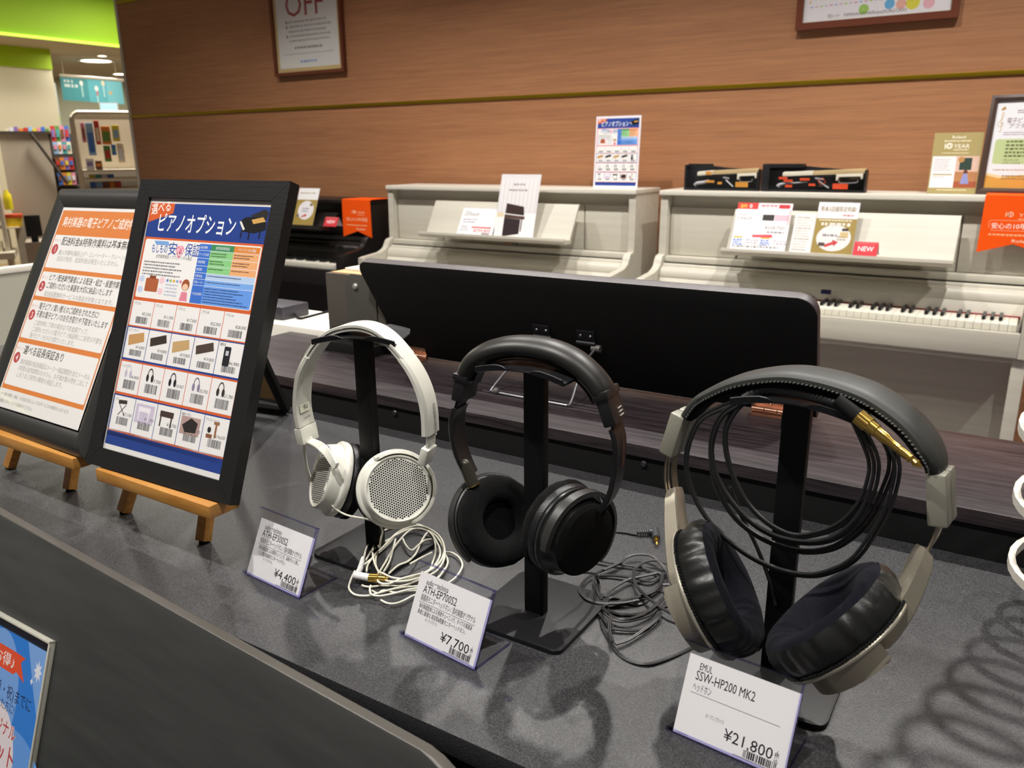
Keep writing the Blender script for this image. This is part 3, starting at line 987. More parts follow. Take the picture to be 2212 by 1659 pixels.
    heads = (('プランE', 'プランD', 'プランC', 'プランB', 'プランA'), ('ピアノマット', '', '', '', '補助台'), ('ヘッドホン', '', '', '', ''), ('イス', '', '', '補助ペダル', 'アシストツール'))
    prices = (('¥5,500', '¥11,000', '¥17,000', '¥22,000', '¥28,000'), ('¥14,800', '¥14,800', '¥19,800', '¥19,800', '¥6,980'),
              ('¥4,400', '¥7,700', '¥10,967', '¥20,700', '¥21,780'), ('¥7,100', '¥18,700', '¥18,700', '¥9,900', '¥14,630'))
    for r_, (y0, hh, c) in enumerate(ys):
        s.rect(0, q(y0), w, q(hh + 3), c, 1)
        for i in range(5):
            x = 2 + i * 41.4
            s.rect(q(x), q(y0 + 1.5), q(40.4), q(hh), '#f1efee', 2)
            if not small:
                if heads[r_][i]:
                    s.text(q(x + 2), q(y0 + 6.5), q(4), heads[r_][i], '#3a3a3c', w=q(4.0 * len(heads[r_][i]) * .8))
                s.text(q(x + 38), q(y0 + hh - 11.5), q(5.4), prices[r_][i], '#3c3a3c', al='r', w=q(17))
            s.bars(q(x + 11), q(y0 + hh - 9.5), q(22), q(8.0), '#3c3a3c', 3, seed=r_ * 5 + i) if not small else s.rect(q(x + 10), q(y0 + hh - 9), q(22), q(8), '#a8a4a6', 3)
    ma = ('#c99a62', '#3b2f29', '#c8a672', '#4f4038')
    for i in range(4):
        x = 2 + i * 41.4
        o = 3 * (i % 2)
        s.poly([(q(x + 4), q(199)), (q(x + 32), q(193 - o / 2)), (q(x + 35), q(205 - o)), (q(x + 6), q(213 - o))], ma[i], 4)
    s.rr(q(178), q(194), q(11), q(24), q(1.5), '#221f26', 4)
    s.rect(q(181), q(199), q(5), q(6), '#c8c6cc', 5)
    hc = (('#d9d4de', '#c6bfcf'), ('#3a3430', '#2e2825'), ('#28282c', '#1c1c20'), ('#7d7488', '#8f86a0'), ('#4a423c', '#38322e'))
    for i in range(5):
        head_phones(s, q(2 + i * 41.4 + 17), q(240), q(1.0), *hc[i])
    s.poly([(q(11), q(266)), (q(27), q(265)), (q(28), q(269)), (q(12), q(270))], '#3a302c', 4)
    for a_, c_ in ((13, 26), (26, 13)):
        s.poly([(q(a_), q(270)), (q(a_ + 1.5), q(270)), (q(c_ + 1.5), q(282)), (q(c_), q(282))], '#3a302c', 4)
    s.rect(q(46), q(265), q(34), q(20), '#cfc6da', 3)
    s.rect(q(51), q(268), q(22), q(5), '#f2eef4', 4); s.rect(q(52), q(273), q(2), q(9), '#f2eef4', 4); s.rect(q(70), q(273), q(2), q(9), '#f2eef4', 4)
    s.rect(q(91), q(267), q(24), q(6), '#46352e', 4); s.rect(q(92), q(273), q(2.4), q(10), '#46352e', 4); s.rect(q(111), q(273), q(2.4), q(10), '#46352e', 4)
    s.rect(q(129), q(267), q(33), q(18), '#b79a94', 3)
    s.poly([(q(132), q(276)), (q(146), q(268)), (q(158), q(272)), (q(156), q(282)), (q(138), q(283))], '#2c2624', 4)
    s.rect(q(184), q(266), q(9), q(3), '#9a6a4a', 4); s.rect(q(187), q(269), q(3), q(13), '#9a6a4a', 4); s.circ(q(178), q(275), q(3), '#2a2220', 4); s.rect(q(174), q(279), q(10), q(4), '#8a5a40', 4)
    s.rect(0, q(295), w, h - q(295), N, 1)
    s.rect(0, q(294.2), w, q(.5), O_, 2)
    s.ymap = None

# --- on the middle piano
def stand_sheet(name, label, cat, x0, x1, z0, h, y, deg, fill, paper='#efedee', rot=0.0, thick=1.2, group=None, foot=None):
    t = thing(name, label, cat, ((x0 + x1) / 2, y, z0), group)
    u, v = lean(deg, rot)
    w = (x1 - x0) * 1000
    O = V((x0, y, z0)) - v * h
    s = Sheet(O, u, v, w, h * 1000, paper, thick)
    fill(s, w, h * 1000)
    s.done('printed_sheet', t)
    return t
def f_price1(s, w, h):
    s.text(18, 24, 12, 'Roland', '#55555c', w=32)
    s.text(16, 40, 20, 'LX705GP', '#44444c', w=82)
    s.lines(16, 56, 80, 2, 13, 6, '#7d7a9c', 2, .3, 1)
    s.rect(75, 94, 110, 7, '#d8404a', 2)
    s.text(90, 122, 24, '¥299,800', '#d8404a', w=95, bold=True)
    s.lines(14, 92, 48, 3, 10, 5, '#8c8a9c', 2, .2, 2)
    s.rect(140, 124, 44, 8, '#8c8a90', 2)
    s.rect(0, 0, w, 3, '#d9d6de', 1)
stand_sheet('price_sheet', 'white price sheet with red figures on the middle white piano, left of the leaflet', 'price sheet', -2.300, -2.098, 0.930, 0.133, 3.137, 30, f_price1)
def f_leaf(s, w, h):
    s.rect(0, 0, w, h, '#dfdbdd', 1)
    for i in range(9):
        s.rect(10 + i * 21, 20, 9, 150, '#e8e5e5', 2)
    s.rect(0, 175, w, h - 175, '#f6f4f2', 2)
    s.rect(4, 175, 36, 20, '#e3d3b2', 3)
    s.lines(70, 42, 60, 1, 10, 9, '#a89a9c', 3, .1, 1)
    s.lines(50, 68, 105, 1, 10, 9, '#a39698', 3, .1, 2)
    s.poly([(48, 132), (140, 146), (146, 186), (46, 178)], '#3a2a28', 4)
    s.poly([(44, 182), (150, 190), (150, 204), (44, 200)], '#57403c', 5)
    s.poly([(44, 200), (130, 204), (130, 270), (44, 284)], '#33272a', 4)
    s.rect(134, 204, 6, 54, '#4a3634', 4)
    s.text(60, 319, 12, '島村楽器', '#c0504c', w=38)
    s.lines(104, 310, 40, 1, 10, 9, '#7a7a80', 3, .1, 2)
stand_sheet('leaflet', 'tall white leaflet with a dark piano picture standing on the middle white piano', 'leaflet', -2.082, -1.876, 0.930, 0.283, 3.125, 17, f_leaf, rot=1.5)
def f_opt(s, w, h):
    s.rect(0, 0, w, h, '#efe9f0', 0.5)
    s.O = s.O + s.u * 0.008 + s.v * 0.010 + s.n * 0.0001
    option_sheet(s, w - 16, h - 20, True)
stand_sheet('option_poster', 'small blue headed option poster standing on the lid of the middle white piano', 'poster', -1.696, -1.482, 1.1405, 0.305, 3.36, 4, f_opt, thick=2)

# --- on the right piano
def f_red(s, w, h):
    s.rect(0, 0, w, h, '#f3eff2', 1)
    s.rect(0, 0, 80, 26, '#d8403c', 2)
    s.text(10, 20, 17, '金利', '#f3d04a', w=26, bold=True); s.text(46, 21, 22, '0', '#fdf6f4', bold=True)
    s.rect(82, 0, w - 82, 26, '#f6dfe2', 2)
    s.rr(158, 5, 42, 16, 5, '#c63a40', 3)
    s.lines(92, 7, 60, 1, 8, 9, '#d58a92', 3, .1, 1)
    s.rect(w - 12, 26, 12, 60, '#e9c9cd', 2)
    s.text(10, 52, 10, 'Roland', '#55525a', w=34)
    s.text(8, 68, 16, 'LX6GP', '#4e4c54', w=56)
    s.rect(104, 46, 44, 24, '#3c3836', 2)
    s.rect(150, 46, 50, 24, '#d9b9c6', 2)
    s.text(w - 14, 104, 19, '¥328,700!', '#6a5f66', w=76, al='r')
    s.lines(130, 112, 66, 1, 9, 8, '#8f8c94', 2, .1, 3)
    s.poly([(74, 128), (150, 124), (156, 136), (80, 138)], '#d65560', 2)
    for i, (x, c) in enumerate(((6, '#e0a83a'), (112, '#e0a83a'))):
        s.rect(x, 136, 34, 6, c, 2)
        s.lines(x, 146, 40, 3, 9, 7, '#6f8fd0', 2, .2, 5 + i)
        s.lines(x + 50, 146, 50, 2, 10, 8, '#b9b2bc', 2, .2, 8 + i)
    s.lines(6, 172, 180, 1, 9, 8, '#8f8c8a', 2, .1, 4)
    s.text(90, 170, 12, '¥302,500~', '#8a8288', w=46)
stand_sheet('price_sheet', 'red headed price sheet at the left end of the right white piano music rest', 'price sheet', -0.985, -0.776, 0.930, 0.187, 3.135, 24, f_red)
def f_slip(s, w, h):
    s.rect(0, 0, w, h, '#eae7e0', 1)
    for i in range(13):
        s.lines(8, 12 + i * 10.5, w - 18, 1, 8, 4.5, '#b7a9a0' if i % 4 else '#8a6a64', 2, .3, i)
stand_sheet('receipt_slip', 'narrow printed slip between the red headed price sheet and the gold edged sign', 'slip', -0.759, -0.682, 0.930, 0.15, 3.132, 26, f_slip, thick=0.4)
def f_gold(s, w, h):
    s.rect(0, 0, w, 62, '#f2eff0', 1)
    s.text(w / 2, 34, 22, '熊本3店舗限定特典!', '#8f7a3e', w=124, al='c', bold=True)
    s.lines(90, 46, 44, 1, 8, 7, '#d08a90', 2, .1, 2)
    s.rect(0, 62, w, h - 62, '#a8904c', 1)
    s.lines(10, 66, w - 24, 1, 9, 6, '#ece4cc', 2, .1, 3)
    s.lines(20, 78, w - 40, 1, 12, 13, '#efe9dc', 2, .05, 4)
    s.circ(w / 2, 136, 60, '#efece8', 2, 50)
    s.lines(32, 122, 54, 1, 9, 9, '#8f8688', 3, .1, 6)
    s.poly([(42, 162), (70, 150), (68, 142), (90, 150), (76, 168), (74, 160), (46, 172)], '#cf4a4c', 3)
    s.rect(92, 112, 28, 22, '#d8c08a', 3); s.rect(22, 154, 22, 14, '#5a4a44', 3); s.rect(96, 98, 22, 10, '#4a3c38', 3)
    s.lines(84, 128, 34, 2, 10, 6, '#b0a08a', 4, .1, 6)
t = stand_sheet('leaflet_holder', 'gold and white sign in a clear sleeve on the right white piano music rest', 'sign', -0.680, -0.538, 0.931, 0.196, 3.123, 24, f_gold)
u, v = lean(24)
b = B(); b.prism([(-0.004, 0.0), (0.150, 0.0), (0.150, 0.207), (-0.004, 0.207)], V((-0.680, 3.1205, 0.930)), u, -v, V((0, -0.0015, 0)))
mk('clear_sleeve', b, m_glass, t)
def new_card(x0, x1, z0, y, label):
    t = thing('new_card', label, 'sign', ((x0 + x1) / 2, y, z0), 'red folded cards on the pianos')
    w, h = (x1 - x0) * 1000, 52
    u, v = lean(28)
    s = Sheet(V((x0, y, z0)) - v * h / 1000, u, v, w, h, '#d23a42', 0.6)
    s.text(w / 2, h * .68, 26, 'NEW', '#fbeff0', al='c', w=w * .66, bold=True)
    s.rect(8, 6, w - 16, 3, '#e2686e', 2)
    s.done('front_leaf', t)
    u2, v2 = lean(-30)
    s = Sheet(V((x1, y + 0.050, z0)) - v2 * 0.052, -u2, v2, w, 52, '#e8e4e4', 0.6)
    s.done('rear_leaf', t, 'plain white rear leaf')
new_card(-0.530, -0.450, 0.9345, 3.100, 'red folded NEW card on the ledge of the right white piano')
new_card(-3.135, -3.043, 0.9345, 3.102, 'red folded NEW card on the ledge of the black piano')

m_or = None
def orange(x0, x1, z1, z0, y, label, full):
    """pennant of orange cloth hung over the front of a piano lid"""
    t = thing('cloth_pennant', label, 'pennant', ((x0 + x1) / 2, y, z1), 'orange cloth pennants hung over piano lids')
    w, h = (x1 - x0) * 1000, (z1 - z0) * 1000
    s = Sheet((x0, y, z1), X1, -Z1, 0.5, 0.5, '#ff5a0a', 0.2)
    s.poly([(0, 0), (w, 0), (w + 1, h), (w / 2, h - 32), (-4, h)], '#ff5a0a', 1)
    s.text(w * .36, h * .36, 22, '10', '#ffd9b8', w=20, bold=True, al='c')
    s.circ(w * .44, h * .32, 9, '#ffb98a', 2) if not full else s.arc(w * .40, h * .32, 9, 9, 0, 360, 2.2, '#ffd9b8', 3)
    s.text(w * .52, h * .36, 17, 'YEAR', '#ffd0a8', w=w * .27)
    s.lines(w * .52, h * .39, w * .26, 1, 5, 3.5, '#ffc090', 2, .1, 1)
    if full:
        s.arc(w * .14, h * .46, 7, 7, 180, 270, 1.2, '#ffc8a0', 2); s.rect(w * .14, h * .46 - 7, w * .74, 1.2, '#ffc8a0', 2)
        s.rect(w * .14 - 7, h * .46, 1.2, h * .10, '#ffc8a0', 2); s.rect(w * .14, h * .60, w * .74, 1.2, '#ffc8a0', 2)
        s.text(w * .5, h * .565, 22, '安心の10年保証', '#fff0e2', al='c', w=w * .72, bold=True)
    else:
        s.text(w * .5, h * .56, 22, '安心の10年保証', '#ffcba4', al='c', w=w * .76, bold=True)
    s.lines(w * .12, h * .66, w * .74, 1, 8, 7, '#ffb482', 2, .05, 3)
    s.text(w * .62, h * .80, 14, 'Roland', '#ffe0c4', w=w * .30, al='c', bold=True)
    s.done('cloth', t)
    b = B(); b.prism([(y, z1), (y + 0.012, z1 + 0.0035), (y + 0.16, z1 + 0.0035), (y + 0.16, z1 + 0.001), (y + 0.014, z1 + 0.001), (y + 0.002, z1 - 0.004)], V((x0, 0, 0)), Y1, Z1, X1 * (x1 - x0))
    mk('top_fold', b, pr('#ff5a0a'), t)
orange(-0.150, 0.052, 1.1425, 0.950, 3.249, 'bright orange cloth pennant over the lid of the right white piano', True)
orange(-3.132, -2.933, 1.0625, 0.868, 3.249, 'bright orange cloth pennant over the lid of the black piano', False)

# gold warranty box
t = thing('warranty_box', 'flat gold and white box leaning at the right end of the right white piano lid', 'box', (-0.265, 3.37, 1.1405))
u, v = lean(9, 3)
n_ = v.cross(u)
O = V((-0.343, 3.36, 1.1410)) - v * 0.212
b = B(); b.box((0, 0, -0.212), (0.155, 0.024, 0.0), X=(u, -n_, -v), O=O, bev=0.0015)
mk('carton', b, mat('gold_card', '#a99863', 0.45), t)
s = Sheet(O + n_ * 0.0006, u, v, 155, 212, '#aa9a66', 0.2)
s.text(78, 20, 13, 'Roland', '#f4efe0', al='c', w=42, bold=True)
s.lines(34, 27, 84, 1, 8, 5, '#e6dcc0', 2, .05, 1)
s.text(32, 56, 26, '10', '#f6f1e2', w=26, bold=True); s.text(66, 54, 20, 'YEAR', '#f6f1e2', w=50)
s.arc(52, 46, 10.5, 10.5, 0, 360, 2.6, '#f6f1e2', 4)
s.lines(66, 58, 50, 1, 8, 4, '#e6dcc0', 2, .05, 2); s.lines(30, 69, 88, 1, 8, 4, '#d9cda8', 2, .05, 3)
s.rect(4, 82, 76, 110, '#ece8ea', 2)
s.lines(10, 92, 56, 6, 7.5, 2.6, '#a8a2a8', 3, .3, 4)
s.rect(10, 144, 62, 4, '#a8955a', 3)
s.lines(10, 153, 50, 1, 7, 3, '#b4aeb2', 3, .3, 5)
s.rect(80, 82, 72, 110, '#d9b7a6', 2)
s.rect(92, 88, 38, 42, '#33443c', 3)
s.circ(96, 94, 10, '#b98a52', 4)
s.rect(80, 136, 72, 34, '#b57f56', 3)
s.circ(114, 138, 7, '#6a3a2a', 4, 9); s.poly([(100, 178), (128, 178), (120, 142), (108, 142)], '#8f93c8', 5)
s.rect(80, 170, 72, 22, '#a4583c', 3)
s.lines(30, 198, 96, 1, 7, 4, '#e6dcc0', 2, .05, 7)
s.done('printed_front', t)

# brown framed certificate
t = thing('framed_certificate', 'brown framed after sales notice standing at the far right of the right white piano lid', 'notice', (-0.05, 3.38, 1.1405))
u, v = lean(8, -8)
n_ = v.cross(u)
CW, CH, cf = 0.245, 0.332, 0.020
O = V((-0.186, 3.372, 1.141)) - v * CH
b = B()
secs = []
for (dx, dz) in ((0, 0.0), (0, 0.016), (cf * .5, 0.020), (cf, 0.012), (cf, 0.0)):
    secs.append([O + u * x + v * y + n_ * dz for x, y in ((dx, dx), (CW - dx, dx), (CW - dx, CH - dx), (dx, CH - dx))])
b.skin(secs, loop=True)
mk('frame', b, mat('brown_frame', '#4c3a33', 0.4), t)
w, h = (CW - 2 * cf) * 1000, (CH - 2 * cf) * 1000
s = Sheet(O + u * cf + v * cf + n_ * 0.006, u, v, w, h, '#eeeef2', 3)
s.poly([(14, 24), (24, 16), (28, 26), (20, 30), (14, 30)], '#b98a52', 2)
pts = smooth_pts([(17, 98, 0), (20, 102, 0), (22, 94, 0), (20, 60, 0), (18, 44, 0), (21, 36, 0), (24, 44, 0), (20, 58, 0), (11, 72, 0), (14, 84, 0), (24, 82, 0), (25, 72, 0), (17, 72, 0)], 4)
for p0, p1 in zip(pts[:-1], pts[1:]):
    d = (p1 - p0); d = V((-d.y, d.x, 0)).normalized() * 0.9 if d.length > 1e-6 else V((1, 0, 0))
    s.poly([(p0.x - d.x, p0.y - d.y), (p1.x - d.x, p1.y - d.y), (p1.x + d.x, p1.y + d.y), (p0.x + d.x, p0.y + d.y)], '#c9a66a', 2)
s.lines(64, 30, 70, 2, 7, 4, '#8a6a80', 2, .1, 1)
s.text(36, 72, 20, '電子ピアノご購入後の', '#7a4a63', w=158); s.text(44, 90, 18, 'アフターサービス', '#7a4a63', w=136)
s.lines(32, 103, 140, 2, 7, 3.4, '#a08aa0', 2, .1, 2)
s.rr(12, 126, w - 20, 84, 10, '#c3d39a', 1)
s.lines(46, 132, 100, 5, 12, 7, '#6b6f4a', 2, .3, 3)
s.text(36, 199, 9, '・Bluetooth', '#5f6344', w=56); s.text(36, 210, 9, '・お手入れ方法', '#5f6344', w=62)
s.lines(20, 228, 150, 1, 7, 4, '#a88a6a', 2, .1, 4)
s.poly([(0, 248), (40, 258), (90, 250), (w, 256), (w, h), (0, h)], '#d9a24a', 1)
s.poly([(0, 240), (60, 252), (120, 244), (w, 250), (w, 258), (0, 258)], '#ecd6a8', 0.6)
s.lines(50, 248, 110, 2, 10, 5, '#8a7a5a', 2, .1, 5)
s.done('print', t)
b = B(); b.box((cf, -0.0008, -CH + cf), (CW - cf, 0.0, -cf), X=(u, -n_, -v), O=O + n_ * 0.0095)
mk('pane', b, m_pane, t)

# two key action models in clear topped black cases
m_case = mat('case_black', '#19191b', 0.4)
m_key = mat('spruce_key', '#c9b083', 0.5, mott=(60, 0.12, (0.1, 1, 1)))
m_ivory = mat('key_ivory', '#e6e0cc', 0.3)
m_steel = mat('grey_part', '#9a9a9c', 0.4, 0.3)
def action(x0, x1, label, lcol, long_key, y0):
    t = thing('action_model', label, 'piano action model', ((x0 + x1) / 2, y0, 1.1405), 'key action models on the right white piano lid')
    z = 1.141
    w = x1 - x0
    xs = x0 + w * (0.34 if not long_key else 0.40)
    h = 0.100
    b = B()
    prof = [(x0, z), (x1, z), (x1, z + 0.078), (xs + 0.14 * w, z + 0.090), (xs, z + 0.094), (xs, z + h + 0.004), (x0, z + h + 0.004)]
    b.prism(prof, V((0, y0 + 0.03, 0)), X1, Z1, Y1 * 0.008, bev=0.001)
    mk('back_plate', b, m_case, t)
    b = B(); b.box((x0, y0 - 0.012, z), (x1, y0 + 0.03, z + 0.008), bev=0.001)
    mk('base_plate', b, m_case, t)
    b = B(); b.box((x1 - 0.006, y0 - 0.010, z + 0.008), (x1, y0 + 0.03, z + 0.082), bev=0.001)
    mk('case_side', b, m_case, t)
    b = B(); b.box((x0, y0 - 0.010, z + 0.008), (x0 + 0.008, y0 + 0.03, z + h), bev=0.001)
    if long_key:
        b.box((x0, y0 - 0.012, z + h - 0.012), (xs, y0 + 0.03, z + h + 0.003), bev=0.001)
        b.box((x0, y0 - 0.014, z), (x0 + 0.028, y0 - 0.008, z + h), bev=0.001)
    mk('case_side', b, m_case, t)
    ka = x0 + w * (0.17 if not long_key else 0.20)
    km = x0 + w * (0.38 if not long_key else 0.50)
    kb = x1 - 0.004
    b = B(); b.prism([(km, z + 0.062), (kb, z + 0.070), (kb, z + 0.088), (km, z + 0.078)], V((0, y0 - 0.004, 0)), X1, Z1, Y1 * 0.020, bev=0.001)
    k_ = mk('model_key', b, m_key, t)
    b = B(); b.prism([(ka, z + 0.058), (ka + 0.004, z + 0.056), (km, z + 0.062), (km, z + 0.079), (ka + 0.006, z + 0.074), (ka, z + 0.070)], V((0, y0 - 0.005, 0)), X1, Z1, Y1 * 0.022, bev=0.002)
    mk('key_front', b, m_ivory, k_, 'ivory key front')
    b = B()
    xa, xb = x1 - 0.082 * w / 0.36 - 0.02, x1 - 0.012
    b.prism([(xa, z + 0.066), (xb, z + 0.070), (xb, z + 0.050), (xb - 0.006, z + 0.048), (xb - 0.008, z + 0.060), (xa + 0.010, z + 0.057), (xa + 0.008, z + 0.044), (xa, z + 0.042)], V((0, y0 - 0.004, 0)), X1, Z1, Y1 * 0.018, bev=0.001)
    mk('bracket', b, m_ivory, t)
    b = B(); b.tube(smooth_pts([(xa + .012, y0, z + .044), (xa + .016, y0, z + .034), (xb - .022, y0, z + .036), (xb - .018, y0, z + .046)], 4), 0.002, 6)
    mk('wire_hook', b, m_steel, t)
    b = B()
    hx = x0 + w * (0.14 if not long_key else 0.16)
    b.tube(smooth_pts([(hx, y0, z + 0.018), (hx + .01, y0, z + .026), (hx + .035, y0, z + .030), (hx + (0.06 if not long_key else 0.11), y0, z + .036)], 4), 0.008, 8, rf=lambda q: 1.1 - 0.3 * q if not long_key else 1.1 - 0.9 * q)
    mk('hammer_arm', b, m_steel, t)
    b = B(); b.tube([(x0 + w * .56, y0, z + .040), (x0 + w * .66, y0, z + .014)], 0.003, 6); b.tube([(x0 + w * .52, y0, z + .050), (x0 + w * .60, y0, z + .046)], 0.004, 6)
    mk('repetition_lever', b, m_steel, t)
    tags = ((.30, .030, .035), (.46, .024, .018), (.70, .014, .050, .020)) if not long_key else ((.17, .046, .032), (.22, .036, .034), (.38, .042, .036), (.24, .016, .026), (.47, .022, .024), (.70, .012, .054, .020))
    for tg in tags:
        b = B(); b.box((x0 + w * tg[0], y0 - 0.0105, z + tg[1]), (x0 + w * tg[0] + tg[2], y0 - 0.009, z + tg[1] + (tg[3] if len(tg) > 3 else 0.009)))
        mk('name_tag', b, lcol, t)
    b = B(); b.box((x0 + w * .29, y0 - 0.0075, z + .060), (x0 + w * .29 + .024, y0 - 0.0065, z + .074)) if not long_key else b.tube([(x0 + w * .55, y0 - .008, z + .044), (x0 + w * .60, y0 - .008, z + .052), (x0 + w * .63, y0 - .008, z + .036), (x0 + w * .58, y0 - .008, z + .028)], 0.0012, 5, loop=True)
    mk('marker', b, lcol, t)
    b = B(); b.box((x0, y0 - 0.0165, z), (x1, y0 - 0.0150, z + 0.080))
    mk('clear_cover', b, m_glass, t)
action(-1.246, -0.938, 'shorter action model with amber tags on the right white piano lid', pr('#d8963a'), False, 3.31)
action(-0.926, -0.545, 'longer action model with orange red tags on the right white piano lid', pr('#e0512a'), True, 3.31)
# black piano leaflet
def f_bl(s, w, h):
    s.rect(0, 0, w, 64, '#f2f0f0', 1)
    s.lines(16, 24, w - 40, 1, 9, 8, '#b9ae8a', 2, .05, 1)
    s.rect(0, 64, w, h - 64, '#a8904c', 1)
    s.circ(w * .52, 122, 58, '#ece8ea', 2, 52)
    s.lines(w * .34, 110, 50, 2, 14, 8, '#8f93a8', 3, .1, 3)
    s.poly([(52, 156), (78, 146), (76, 140), (94, 148), (82, 162), (80, 156), (56, 164)], '#cf5a60', 3)
    s.rect(w * .68, 84, 18, 14, '#7a5a44', 3); s.rect(16, 146, 20, 14, '#7a6a60', 3)
stand_sheet('leaflet', 'gold and white leaflet standing on the black piano music rest', 'leaflet', -3.395, -3.243, 0.930, 0.205, 3.130, 22, f_bl)

# ------------------------------------------------------------------ the charcoal display table
TZ = 0.865
t = thing('display_table', 'charcoal laminate display table carrying the headphones and easels', 'table', (-0.9, 0.69, 0))
b = B(); b.box((-2.05, 0.421, TZ - 0.022), (0.62, 0.953, TZ), bev=0.0012)
mk('table_top', b, m_table, t)
b = B(); b.box((-2.02, 0.44, 0.10), (0.60, 0.94, TZ - 0.022))
mk('cabinet_body', b, m_matblk, t)
for x in (-1.98, 0.50):
    for y in (0.47, 0.86):
        b = B(); b.box((x, y, 0), (x + 0.05, y + 0.05, 0.10))
        mk('foot', b, m_blk, t)

# ------------------------------------------------------------------ dark digital piano behind the table, seen from its back
t = thing('digital_piano', 'dark wood digital piano seen from behind with its black music rest raised', 'piano', (-0.65, 1.1, 0))
WZ = 0.920
b = B(); b.box((-1.362, 0.957, 0.86), (0.60, 0.985, WZ - 0.017))
bk_ = mk('back_rail', b, m_matblk, t)
b = B(); b.box((-1.362, 0.957, 0.10), (0.60, 0.975, 0.86))
mk('back_panel', b, m_matblk, t)
for x in (-1.30, -0.835, -0.399, 0.10):
    b = B()
    b.lathe([(0.0001, 0.003), (0.0035, 0.003), (0.0050, 0.001), (0.0052, 0.0)], V((x, 0.957, 0.893)), -Y1, n=16)
    b.box((x - 0.003, 0.9533, 0.8925), (x + 0.003, 0.9545, 0.8935))
    mk('screw', b, m_screw, bk_)
b = B(); b.box((-1.364, 0.953, WZ - 0.017), (0.62, 1.226, WZ), bev=0.0012)
# three slots cut in the top carry the prop wire
top_ = mk('top_board', b, m_darkwood, t)
for i, y in enumerate((1.048, 1.060, 1.074)):
    b = B(); b.box((-0.735 + 0.004 * i, y - 0.0026, WZ - 0.0004), (-0.480 - 0.012 * (2 - i), y + 0.0026, WZ + 0.0005), bev=0.0002)
    mk('prop_slot', b, mat('slot_plastic', '#4a4548', 0.4), top_)
b = B(); b.box((-1.35, 0.985, 0.10), (0.60, 1.21, 0.90))
mk('body', b, m_blk, t)
b = B(); b.box((-1.22, 1.21, 0.70), (0.59, 1.42, 0.78), bev=0.004)
mk('keybed', b, m_blk, t)
# music rest: leans over towards the table, its back face looks down and stays dark
z_ = V((0, -0.36, 0.933)).normalized()      # up the rest
ny = V((0, -0.933, -0.36)).normalized()     # out of its back face
O = V((0, 1.178, WZ + 0.004))
out = [(-1.000, 0.0), (-0.226, 0.0)]
for i in range(7):
    a = R(90 * i / 6)
    out.append((-0.226 - 0.026 + 0.026 * math.cos(a), 0.172 + 0.026 * math.sin(a)))
for i in range(7):
    a = R(90 + 105 * i / 6)
    out.append((-1.022 + 0.018 * math.cos(a), 0.180 + 0.018 * math.sin(a)))
b = B(); b.prism(out, O, X1, z_, ny * -0.016, 0, bev=0.0015, ms=1)
rest = mk('music_rest', b, [m_matblk, mat('rest_edge', '#443d3f', 0.42, bump=(700, 0.2))], t)
def hinge_black(x, h):
    b = B()
    c = O + X1 * x + z_ * h + ny * 0.001
    b.box((-0.016, -0.010, 0), (0.016, 0.010, 0.002), X=(X1, z_, ny), O=c, bev=0.0005)
    b.cyl(c + X1 * -0.017 - z_ * 0.013 + ny * 0.003, c + X1 * 0.017 - z_ * 0.013 + ny * 0.003, 0.0042, n=12)
    for q in (-0.009, 0.009):
        b.lathe([(0.0001, 0.0016), (0.0022, 0.0016), (0.003, 0)], c + X1 * q + ny * 0.002, ny, n=10, m=1)
    mk('hinge_bracket', b, [m_metblk, m_screw], rest)
hinge_black(-0.667, 0.097); hinge_black(-0.585, 0.096)
def hinge_bronze(x0, x1):
    b = B()
    c = O + ny * 0.0012
    b.box((x0, 0.002, 0), (x1, 0.022, 0.0016), X=(X1, z_, ny), O=c, bev=0.0004)
    y = O.y - 0.003
    for k in range(3):
        w = (x1 - x0) / 3
        b.cyl((x0 + w * k + 0.0006, y, WZ + 0.0052), (x0 + w * (k + 1) - 0.0006, y, WZ + 0.0052), 0.0042, n=14)
    b.box((x0, y - 0.020, WZ), (x1, y, WZ + 0.0014), bev=0.0004)
    for k in range(3):
        b.lathe([(0.0001, 0.0012), (0.0018, 0.0012), (0.0026, 0)], c + X1 * (x0 + (x1 - x0) * (k + .5) / 3) + z_ * 0.014 + ny * 0.0016, ny, n=10)
    mk('bronze_hinge', b, m_copper, rest, 'bronze hinge')
hinge_bronze(-0.320, -0.262); hinge_bronze(-0.995, -0.938)
# prop wire: from the bracket down to the slot
b = B()
p = [O + X1 * -0.567 + z_ * 0.078 + ny * 0.006, V((-0.565, 1.095, WZ + 0.055)), V((-0.563, 1.055, WZ + 0.010)), V((-0.568, 1.050, WZ + 0.004)), V((-0.580, 1.049, WZ + 0.0035)),
     V((-0.69, 1.052, WZ + 0.0035)), V((-0.708, 1.054, WZ + 0.004)), V((-0.709, 1.06, WZ + 0.012)), O + X1 * -0.690 + z_ * 0.075 + ny * 0.006]
b.tube(smooth_pts(p, 5), 0.0021, 8)
wire = mk('prop_wire', b, mat('grey_wire', '#77767a', 0.35, 0.6), t)
b = B(); b.ball((-0.700, 1.052, WZ + 0.006), 0.006); b.cyl(O + X1 * -0.575 + z_ * 0.076 + ny * 0.005, O + X1 * -0.560 + z_ * 0.076 + ny * 0.005, 0.006, n=12)
mk('wire_cap', b, mat('wire_cap_grey', '#5b5855', 0.5), wire)
b = B(); b.box((-0.262, 1.115, WZ), (-0.226, 1.150, WZ + 0.022), bev=0.002)
mk('rest_stop', b, m_blk, t)

